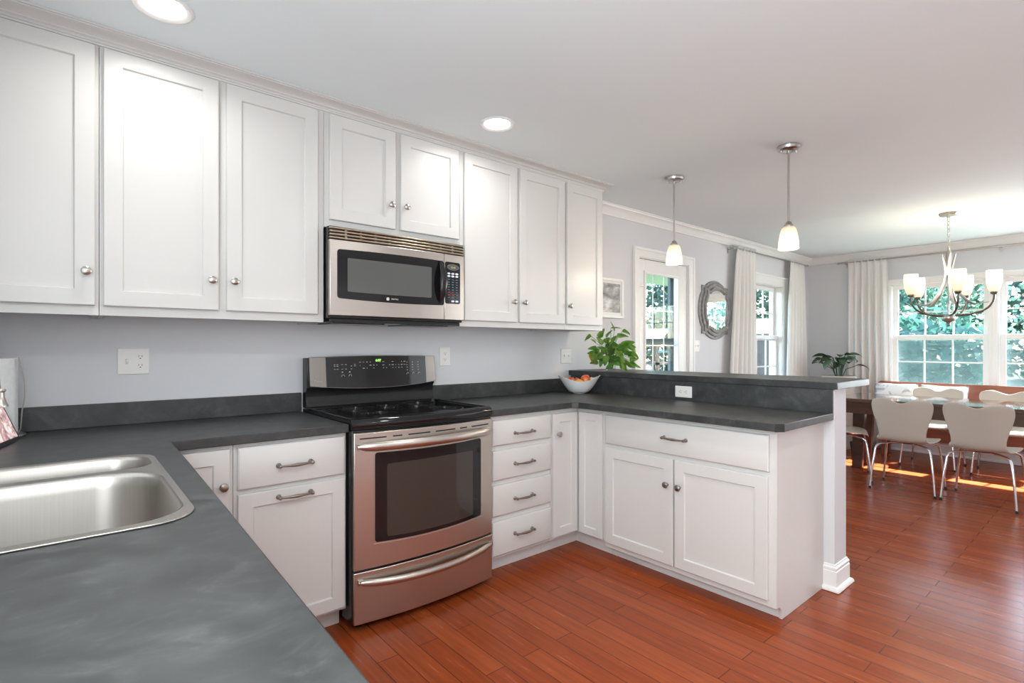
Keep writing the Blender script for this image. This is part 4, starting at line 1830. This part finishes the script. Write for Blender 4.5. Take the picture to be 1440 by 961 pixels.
def fruit(label, name, cat, m, lx, ly, z, r, tilt):
    c = Vector((BX, BY, 0)) + RD * lx + Vector((-RD.y, RD.x, 0)) * ly
    tt = thing(name, label, cat, (c.x, c.y, CT1 + z), group='fruit in the white bowl')
    prof = []
    for i in range(15):
        a = pi * i / 14
        prof.append((r * sin(a) * (1 + .05 * cos(a)), -r * cos(a) * .92 - r * .18 * math.exp(-(sin(a) / .28) ** 2) * (1 if cos(a) < 0 else -.6) * (-1)))
    mb = MB()
    mb.lathe([(p, h) for p, h in prof], (0, 0, 0), seg=20, cap=False)
    b = mb.build('skin', m, tt, local=True, angle=3)
    mb = MB()
    mb.tube([(0, 0, r * .55), (.001, 0, r * .85), (.004, .001, r * 1.08)], [.0014, .0014, .002], 6)
    mb.build('stem', M['bark'], tt, local=True)
    tt.rotation_euler = tilt
    return tt


fruit('red apple at the left end of the white bowl', 'apple', 'apple', M['apple'], -.062, -.012, .086, .034, (.5, .3, 0))
fruit('large red-gold apple at the right, highest in the white bowl', 'apple', 'apple', M['apple'], .050, .012, .100, .037, (.4, -.5, 1))
fruit('yellow-orange fruit at the front of the white bowl', 'peach', 'fruit', M['peach'], -.004, -.040, .074, .033, (.9, .2, 0))
fruit('red apple half hidden at the back of the white bowl', 'apple', 'apple', M['apple'], -.010, .045, .076, .034, (.2, .2, 2))


# ------------------------------------------------------------------ plants
def leaf_mesh(mb, base, direction, length, width, droop, fold, roll=0.0, heart=True, mi=0, n=7):
    d = Vector(direction).normalized()
    side = d.cross(Vector((0, 0, 1)))
    if side.length < 1e-3:
        side = Vector((1, 0, 0))
    side.normalize()
    side = (Quaternion(d, roll) @ side).normalized()
    up_ = side.cross(d).normalized()
    pos = Vector(base)
    dd = d.copy()
    mids, ls, rs_ = [], [], []
    for i in range(n + 1):
        f = i / n
        if heart:
            wd = width * (1.0 - f) ** .62 * (min(1, f * 5.5 + .12)) ** .6 * 1.12
        else:
            wd = width * sin(pi * min(1, f * .93 + .07)) ** .85
        if i == n:
            wd = .0008
        u2 = side.cross(dd).normalized()
        mids.append(mb.v(*pos))
        ls.append(mb.v(*(pos - side * wd * .5 + u2 * wd * fold)))
        rs_.append(mb.v(*(pos + side * wd * .5 + u2 * wd * fold)))
        dd = (Quaternion(side, -droop / n) @ dd).normalized()
        pos = pos + dd * (length / n)
    for i in range(n):
        mb.f([ls[i], mids[i], mids[i + 1], ls[i + 1]], mi)
        mb.f([mids[i], rs_[i], rs_[i + 1], mids[i + 1]], mi)


def I(px, py, depth):
    """world point on a sight line used to lay out leaf tips (plant only)"""
    a, b = (px - 720) / 738.26, (py - 488.2) / 738.26
    F_, R_ = Vector((sin(YAW), cos(YAW), 0)), Vector((cos(YAW), -sin(YAW), 0))
    return Vector(cam.location) + (F_ + R_ * a + Vector((0, 0, -1)) * b) * depth


VX, VY = 3.235, -.300
t = thing('pothos_plant', 'bright green pothos in a clear glass vase on the raised bar', 'plant', (VX, VY, 1.072))
mb = MB()
pr = [(.030, .0006), (.036, .004), (.040, .03), (.038, .07), (.034, .095), (.037, .11)]
mb.lathe(pr + [(r - .0025, h + .003) for r, h in pr[::-1]], (VX, VY, 1.0725), seg=24, cap=True)
mb.build('vase', M['vase'], t)
rl = random.Random(11)
fol = MB()
stm = MB()
RV = Vector((cos(YAW), -sin(YAW), 0))
FV = Vector((sin(YAW), cos(YAW), 0))
root = Vector((VX, VY, 1.15))
# leaf: (right offset, up offset, depth offset, direction right, direction up, length, width)
spec = [(-.150, .262, -.02, -1, -.35, .085, .055), (-.085, .250, 0, .3, 1.0, .085, .058), (-.03, .255, .04, .5, .8, .075, .06),
        (.045, .255, -.02, .9, .35, .10, .068), (.030, .30, .02, -.25, 1.0, .085, .045), (.085, .300, -.01, 1, -.15, .070, .055),
        (.000, .325, .0, .9, .18, .085, .016), (.075, .215, -.04, .9, -.5, .115, .055), (.15, .175, -.04, .7, -.75, .085, .045),
        (-.02, .185, -.05, .2, .6, .075, .062), (.025, .165, -.06, .6, -.55, .095, .078), (.09, .14, -.05, 1, -.2, .08, .05),
        (-.10, .165, .02, -.8, .2, .075, .055), (-.06, .20, .03, -.3, .7, .08, .05), (-.035, .115, -.05, -.3, -.7, .08, .06),
        (.02, .085, -.07, .5, -.45, .085, .07), (.08, .075, -.06, .8, -.35, .085, .062), (.135, .065, -.04, .9, -.3, .075, .05),
        (.055, .045, -.08, .5, -.3, .07, .055), (-.07, .13, -.03, -.7, -.5, .08, .05), (.11, .045, -.08, .9, -.1, .07, .05),
        (.16, .05, -.05, 1, -.3, .05, .04), (-.01, .145, .05, .2, .9, .08, .06), (.05, .12, .03, .7, .5, .08, .06),
        (.0, .05, -.07, -.5, -.3, .06, .045), (-.11, .21, .02, -.6, .5, .06, .04), (.02, .22, .04, .3, .8, .07, .055), (-.05, .16, -.06, .2, -.8, .06, .05)]
for i in range(34):
    ro = rl.uniform(-.12, .17)
    uo = rl.uniform(.02, .20) * (1 - abs(ro - .02) * 2.2)
    spec.append((ro, uo + .04, rl.uniform(-.09, .05), rl.uniform(-.4, 1) if ro > 0 else rl.uniform(-1, .3), rl.uniform(-.8, .5), rl.uniform(.055, .095), rl.uniform(.045, .07)))
for ro, uo, do, dr_, du_, ln, wd in spec:
    b = Vector((VX, VY, 1.072)) + RV * ro + Vector((0, 0, uo)) + FV * (do * .8)
    dvec = RV * dr_ + Vector((0, 0, du_)) + FV * rl.uniform(-.45, .1)
    leaf_mesh(fol, b, dvec, ln, wd, rl.uniform(.2, .8), rl.uniform(.05, .18), roll=rl.uniform(.5, 1.2) * (1 if rl.random() < .5 else -1))
    mid = (root + b) / 2 + Vector((0, 0, .03 + .02 * rl.random()))
    stm.tube([tuple(root - Vector((0, 0, .06)) + Vector((rl.uniform(-.015, .015), rl.uniform(-.015, .015), 0))), tuple(root + (mid - root) * .5), tuple(mid), tuple(b)], .0018, 6)
fol.build('foliage', M['pothos'], t, angle=1.5)
stm.build('stems', M['stem'], t)
mb = MB()
yb = Vector((VX, VY, 1.072)) + RV * -.160 + Vector((0, 0, .135)) - FV * .02
leaf_mesh(mb, yb, RV * .35 + Vector((0, 0, -1)), .075, .07, .3, .12, roll=.9)
tag(mb.build('yellow_leaf', M['yellowleaf'], t, angle=1.5), 'single yellowed leaf hanging at the left')

GX, GY = 7.38, -.50
t = thing('potted_plant', 'dark green leafy plant in a taupe planter in the room corner', 'plant', (GX, GY, 0))
mb = MB()
pr = [(.10, .0006), (.13, .01), (.16, .45), (.175, .80), (.185, .88), (.185, .90)]
mb.lathe(pr + [(r - .015, h) for r, h in pr[:1:-1]], (GX, GY, 0), seg=30)
mb.build('planter', M['taupe'], t)
mb = MB()
mb.lathe([(.165, .86), (.10, .875), (.0, .88)], (GX, GY, 0), seg=20)
mb.build('soil', M['soil'], t)
fol = MB()
stm = MB()
for i in range(22):
    a = 2 * pi * i / 22 * 4.2 + rl.uniform(-.3, .3)
    k = rl.uniform(.3, 1)
    tip = Vector((GX + cos(a) * .15 * k, GY + sin(a) * .20 * k, 1.06 + .10 * (1 - k * .8) + rl.uniform(-.06, .04)))
    stm.tube([(GX + cos(a) * .03, GY + sin(a) * .03, .87), (GX + cos(a) * .07 * k, GY + sin(a) * .08 * k, .98), tuple(tip)], .004, 6)
    outv = Vector((cos(a) * .8, sin(a), .7 - .5 * k))
    if tip.y > -.35 and outv.y > 0:
        outv.y *= .2
    leaf_mesh(fol, tip, outv, rl.uniform(.15, .21), rl.uniform(.075, .105), rl.uniform(.9, 1.7), .10, roll=rl.uniform(-.6, .6), heart=False)
fol.build('foliage', M['darkleaf'], t, angle=1.5)
stm.build('stems', M['darkleaf'], t)

# ------------------------------------------------------------------ dining furniture
TX0, TX1, TY0, TY1 = 6.06, 6.90, -3.05, -.86
t = thing('dining_table', 'long dark wood dining table with a glossy top', 'table', (6.5, -1.95, 0))
mb = MB()
mb.box(TX0, TX1, TY0, TY1, .705, .740)
mb.build('tabletop', M['tabletop'], t, bevel=.004)
mb = MB()
mb.box(TX0 + .03, TX1 - .03, TY0 + .05, TY1 - .05, .592, .7045)
mb.build('apron', M['tablewood'], t, bevel=.003)
for sx, sy in ((6.50, TY1 - .14), (6.50, TY0 + .14)):
    mb = MB()
    s = 1 if sy > -2 else -1
    for dx in (-.13, .13):
        mb.rings([[(sx + dx * q + a * wx, sy + s * o + b * wy, z) for a, b in ((-1, -1), (1, -1), (1, 1), (-1, 1))] for z, q, o, wx, wy in ((.0006, 1.0, .0, .028, .045), (.591, 1.0, -.02, .034, .055))])
    mb.box(sx - .16, sx + .16, sy - .035, sy + .005, .55, .5915)
    mb.build('leg', M['tablewood'], t, bevel=.004)


def chair_shell():
    mb = MB()
    # centre line: (x, z, half width, top flag); x forward is +x, front of seat at +x
    prof = [(.205, .408, .150), (.200, .424, .185), (.16, .436, .210), (.08, .438, .222), (.0, .432, .224), (-.08, .426, .212), (-.135, .426, .195), (-.175, .438, .178), (-.197, .468, .168), (-.208, .515, .167), (-.216, .565, .177), (-.223, .615, .193), (-.230, .665, .208), (-.238, .715, .219), (-.245, .755, .220), (-.250, .785, .208), (-.253, .805, .182)]
    m_ = 18
    rows = []
    for k, (x, z, hw_) in enumerate(prof):
        row = []
        for i in range(m_ + 1):
            q = -1 + 2 * i / m_
            zz, xx = z, x
            if k >= 9:                                 # back: curve round the sitter and dip in the middle of the top edge
                f = (k - 8) / (len(prof) - 9)
                xx += .030 * q * q * min(1, f * 1.5)
                zz += f ** 2 * (.046 * (1 - math.exp(-(q / .42) ** 2)) - .034)
                if k == len(prof) - 1:
                    zz -= .020 * abs(q) ** 5
            else:
                zz += .016 * q * q * sin(pi * min(1, k / 8))
            row.append((xx, hw_ * q, zz))
        rows.append(row)
    R = [[mb.v(*p) for p in r] for r in rows]
    for a in range(len(R) - 1):
        for i in range(m_):
            mb.f([R[a][i], R[a][i + 1], R[a + 1][i + 1], R[a + 1][i]])
    return mb


ch0 = thing('dining_chair', '', 'chair', (0, 0, 0), 0, 'cream moulded dining chairs')
sh = chair_shell().build('seat_shell', M['chair'], ch0, local=True, angle=1.4)
sm = sh.modifiers.new('solid', 'SOLIDIFY')
sm.thickness = .010
sm.offset = 0
sb = sh.modifiers.new('sub', 'SUBSURF')
sb.levels = 1
sb.render_levels = 2
mb = MB()
mb.lathe([(.07, .402), (.075, .408), (.06, .414), (.02, .420)], (0, 0, 0), seg=20)
mb.build('hub', M['chrome'], ch0, local=True)
for sx in (-1, 1):
    for sy in (-1, 1):
        mb = MB()
        mb.tube([(sx * .02, sy * .02, .409), (sx * .10, sy * .11, .404), (sx * .155, sy * .165, .398), (sx * .178, sy * .186, .382), (sx * .188, sy * .195, .355), (sx * .206, sy * .212, .20), (sx * .224, sy * .228, .012)], .0085, 12)
        lg = mb.build('leg', M['chrome'], ch0, local=True)
        mb = MB()
        mb.lathe([(.011, .0006), (.012, .004), (.011, .020), (.009, .022)], (sx * .2245, sy * .2285, 0), seg=12)
        mb.build('foot_cap', M['blackplastic'], lg, local=True)
spots = [(5.775, -1.560, .03, 'cream moulded chair with its back to the bar, nearest the half-height wall'),
         (5.775, -2.070, -.05, 'cream moulded chair with its back to the bar, at the right edge'),
         (7.095, -1.475, pi - .02, 'cream moulded chair across the table in front of the pillows'),
         (7.095, -2.045, pi + .03, 'cream moulded chair across the table in front of the bare bench back'),
         (5.90, -1.010, -1.25, 'cream chair turned sideways at the table corner, mostly behind the half-height wall')]
for i, (x, y, rz, lb) in enumerate(spots):
    c = ch0 if i == 0 else copy_tree(ch0)
    c.location = (x, y, 0)
    c.rotation_euler = (0, 0, rz)
    c['label'] = lb

# bench
t = thing('bench', 'red-brown wooden bench with a long back under the windows', 'bench', (7.42, -1.95, 0))
mb = MB()
mb.box(7.40, 7.585, -3.05, -.90, .425, .455)
mb.build('seat', M['bench'], t, bevel=.006)
mb = MB(lambda u, v, w_: (7.575 + (v - .455) * .10 + w_, u, v))
mb.prism([(-3.05, .456), (-.87, .456), (-.84, .80), (-.845, .825), (-.87, .842), (-2.0, .842), (-3.05, .842)], 0, .024)
mb.build('backrest', M['bench'], t, bevel=.006)
mb = MB()
mb.box(7.415, 7.575, -3.0, -.93, .20, .4245)
mb.build('apron', M['bench'], t, bevel=.003)
for y in (-.96, -2.97):
    for x in (7.43, 7.55):
        mb = MB()
        mb.box(x - .022, x + .022, y - .025, y + .025, .0006, .1995)
        mb.build('leg', M['bench'], t, bevel=.003)


def pillow(label, x, y, z, wd, h, rz, lean):
    t = MB()
    n = 16
    R = {}
    for s in (0, 1):
        for i in range(n + 1):
            for j in range(n + 1):
                a, b = -1 + 2 * i / n, -1 + 2 * j / n
                th_ = .060 * max(0, (1 - a ** 4) * (1 - b ** 4)) ** .55
                pin = 1 - .06 * (1 - abs(a)) * abs(b) ** 3 - .06 * (1 - abs(b)) * abs(a) ** 3
                R[s, i, j] = t.v((th_ if s else -th_), a * wd / 2 * (1 - .05 * (1 - b * b) * 0) * pin, b * h / 2 * pin)
    for s in (0, 1):
        for i in range(n):
            for j in range(n):
                t.f([R[s, i, j], R[s, i + 1, j], R[s, i + 1, j + 1], R[s, i, j + 1]])
    bmesh.ops.remove_doubles(t.bm, verts=t.bm.verts, dist=.0004)
    o = t.build('pillow', M['pillow'], None, local=True, angle=1.5)
    o.location = (x, y, z)
    o.rotation_euler = (0, lean, rz)
    return tag(o, label, 'pillow', 'pillows on the bench')


pillow('grey and white pillow at the curtain end of the bench', 7.49, -1.055, .645, .42, .37, .05, .16)
pillow('grey and white pillow farther along the bench, behind the cream chair', 7.478, -1.500, .645, .42, .37, -.06, .15)

t = thing('storage_basket', 'small dark basket on the floor under the bench end', 'basket', (7.12, -.80, 0))
mb = MB()
mb.rings([[(7.12 + a, -.80 + b, z) for a, b in rrect(-q, q, -q, q, .03)] for q, z in ((.07, .0006), (.085, .15), (.080, .15), (.066, .01))], True, True)
mb.build('basket_shell', M['blueplastic'], t)
mb = MB()
mb.tube([(7.12, -.87, .148), (7.12, -.85, .19), (7.12, -.80, .205), (7.12, -.75, .19), (7.12, -.73, .148)], .004, 8)
mb.build('handle', M['blueplastic'], t)

# ------------------------------------------------------------------ outdoors
mb = MB()
mb.box(-30, 60, -40, 50, -.75, -.60)
struct(mb, 'lawn', M['grass'], 'green lawn outside the windows', smooth=False)
mb = MB()
mb.box(2.6, 7.2, .18, 3.4, -.14, -.05)
struct(mb, 'porch_deck', M['deck'], 'grey deck outside the glazed door', smooth=False)
mb = MB()
mb.box(5.0, 11.2, .2, 3.9, 2.62, 2.70)
struct(mb, 'porch_roof', M['porch'], 'pale boarded porch ceiling outside the glazed door', smooth=False)
t = thing('porch_post', 'white porch post outside the glazed door', 'post', (10.4, 3.6, -.6))
mb = MB()
mb.box(10.34, 10.46, 3.54, 3.66, -.60, 2.62)
mb.build('shaft', M['trim'], t, bevel=.006)
mb = MB()
mb.box(10.31, 10.49, 3.51, 3.69, -.60, -.45)
mb.build('plinth', M['trim'], t, bevel=.006)


def tree(label, x, y, h, r, m, n, seed, rz=None, low=.15, lf=.30):
    rs = random.Random(seed)
    t = thing('tree', label, 'tree', (x, y, -.6), group='trees behind the house')
    mb = MB()
    mb.tube([(x, y, -.6), (x + .05, y, h * .3), (x - .05, y + .05, h * .7)], [.16, .12, .05], 10)
    mb.build('trunk', M['bark'], t)
    mb = MB()
    rz = rz or h * .5
    cz = -.6 + h - rz
    blobs = [(Vector((rs.uniform(-1, 1) * r * .6, rs.uniform(-1, 1) * r * .6, rs.uniform(-1, 1) * rz * .75)), rs.uniform(.35, .6) * r) for _ in range(16)]
    for i in range(n):
        c, br = rs.choice(blobs)
        v = Vector((rs.gauss(0, 1), rs.gauss(0, 1), rs.gauss(0, 1))).normalized() * br * rs.uniform(.75, 1.08)
        p = Vector((x, y, cz)) + c + v
        if p.z < -.55:
            continue
        d = Vector((rs.uniform(-1, 1), rs.uniform(-1, 1), rs.uniform(-1, .6))).normalized()
        s = d.cross(Vector((rs.uniform(-1, 1), rs.uniform(-1, 1), rs.uniform(-1, 1)))).normalized()
        l = lf * rs.uniform(.6, 1.2)
        wd = l * .34
        a = mb.v(*p)
        b = mb.v(*(p + d * l * .5 + s * wd))
        c2 = mb.v(*(p + d * l))
        e = mb.v(*(p + d * l * .5 - s * wd))
        mb.f([a, b, c2])
        mb.f([a, c2, e])
    mb.build('crown', m, t, smooth=False)
    return t


tree('leafy tree outside the window behind the chandelier', 20.5, 1.4, 7.6, 2.9, M['treeleaf'], 13000, 1, lf=.19)
tree('leafy tree outside the right edge window', 20.0, -5.0, 7.8, 2.8, M['treeleaf'], 12000, 2, lf=.19)
tree('low dark bush outside behind the bench', 14.0, .4, 2.2, 1.5, M['treeleaf2'], 3600, 3, lf=.22)
tree('low dark bush outside behind the right chair', 14.0, -3.0, 2.0, 1.5, M['treeleaf2'], 3000, 4, lf=.22)
tree('tall tree outside seen through the glazed door', 20.5, 16.0, 9.0, 3.4, M['farleaf'], 5200, 5, lf=.34)
tree('broad tree outside seen at the left in the glazed door', 12.0, 15.5, 7.0, 3.0, M['farleaf'], 4200, 6, lf=.34)
tree('tree outside seen through the narrow window by the mirror', 22.5, 8.2, 8.0, 3.0, M['farleaf'], 4600, 7, lf=.30)
tree('distant tree outside between door and narrow window', 28.0, 13.0, 9.5, 3.6, M['farleaf'], 4600, 8, lf=.42)
tree('distant tree outside at the far end of the garden', 30.0, 5.0, 9.5, 4.2, M['farleaf'], 4600, 9, lf=.42)
def hedge(label, x0, y0, x1, y1, h, dp, n, seed, m):
    rs = random.Random(seed)
    o = Vector((x0, y0, 0))
    d = Vector((x1 - x0, y1 - y0, 0))
    nn_ = Vector((-d.y, d.x, 0)).normalized()
    mb = MB()
    for i in range(n):
        f = rs.random()
        p = o + d * f + nn_ * rs.uniform(-dp, dp) + Vector((0, 0, -.6 + h * (1 - .25 * (sin(f * 37) * .5 + sin(f * 13) * .5) ** 2) * rs.random() ** .7))
        q = Vector((rs.uniform(-1, 1), rs.uniform(-1, 1), rs.uniform(-1, .7))).normalized()
        sd = q.cross(Vector((rs.uniform(-1, 1), rs.uniform(-1, 1), rs.uniform(-1, 1)))).normalized()
        l = rs.uniform(.16, .32)
        a, b, c, e = mb.v(*p), mb.v(*(p + q * l * .5 + sd * l * .36)), mb.v(*(p + q * l)), mb.v(*(p + q * l * .5 - sd * l * .36))
        mb.f([a, b, c])
        mb.f([a, c, e])
    return tag(mb.build('hedge', m, None, smooth=False), label, 'hedge', 'leafy hedges around the garden')


hedge('long leafy hedge behind the playset, through the glazed door', 8.0, 32.0, 36.0, 33.0, 4.8, .7, 11000, 51, M['farleaf'])
hedge('leafy hedge behind the shed, through the narrow window', 35.5, 16.5, 36.0, 1.5, 4.4, .7, 8000, 52, M['farleaf'])

for i, (x_, y_, h_, r_, mm_) in enumerate(((13.0, 22.5, 8.0, 3.0, 'treeleaf2'), (21.5, 26.0, 9.5, 3.4, 'treeleaf'), (31.0, 25.8, 10.0, 3.4, 'treeleaf2'), (38.5, 21.0, 10.5, 4.0, 'treeleaf2'), (41.0, 11.0, 10.5, 4.2, 'treeleaf2'), (41.0, 0.0, 10.0, 4.2, 'treeleaf2'), (29.5, -4.0, 9.0, 3.2, 'treeleaf2'))):
    tree(['dense tree beyond the playset at the far left of the glazed door', 'dense tree far beyond the playset, straight through the glazed door', 'dense tree at the right side of the glazed door view', 'farthest tree seen in the narrow window by the mirror', 'farthest tree at the back of the garden, behind the shed', 'farthest tree behind the chandelier window', 'dense tree behind the right edge window'][i], x_, y_, h_, r_, M['farleaf'], 4200, 20 + i, rz=h_ * .52, lf=.5)

t = thing('playset', 'wooden garden playset with teal slide and white canopy outside the door', 'playset', (16.6, 8.4, -.6))
for k, (x, y) in enumerate(((16.0, 8.0), (17.2, 8.0), (16.0, 9.0), (17.2, 9.0))):
    mb = MB()
    mb.box(x - .05, x + .05, y - .05, y + .05, -.60, 1.45)
    mb.build('post', M['playwood'], t)
mb = MB()
mb.box(15.95, 17.25, 7.95, 9.05, .62, .70)
mb.build('platform', M['playwood'], t)
mb = MB()
mb.box(15.95, 17.25, 7.93, 7.97, 1.05, 1.13)
mb.box(15.95, 17.25, 9.03, 9.07, 1.05, 1.13)
mb.build('railing', M['teal'], t)
mb = MB(lambda u, v, w_: (u, w_, v))
mb.prism([(15.85, 1.46), (16.6, 1.86), (17.35, 1.46), (17.35, 1.50), (16.6, 1.92), (15.85, 1.50)], 7.85, 9.15)
mb.build('canopy', M['cloth'], t)
mb = MB()
rings = []
for i in range(13):
    f = i / 12
    z = .66 - 1.16 * f + .12 * sin(pi * f) * -1 + .0
    yy = 7.93 - 2.0 * f
    xx = 16.9
    rings.append([(xx - .26, yy, z + .16), (xx - .22, yy, z + .16), (xx - .20, yy, z), (xx + .20, yy, z), (xx + .22, yy, z + .16), (xx + .26, yy, z + .16), (xx + .24, yy, z - .04), (xx - .24, yy, z - .04)])
mb.rings(rings)
mb.build('slide', M['teal'], t)

t = thing('garden_shed', 'brown boarded shed outside the narrow window by the mirror', 'shed', (15.2, 4.0, -.6))
mb = MB()
mb.box(14.7, 16.4, 3.5, 4.6, -.60, 1.55)
mb.build('shed_walls', M['shed'], t)
mb = MB(lambda u, v, w_: (u, w_, v))
mb.prism([(14.55, 1.56), (15.55, 2.0), (16.55, 1.56), (16.55, 1.62), (15.55, 2.08), (14.55, 1.62)], 3.35, 4.75)
mb.build('shed_roof', M['shed'], t)
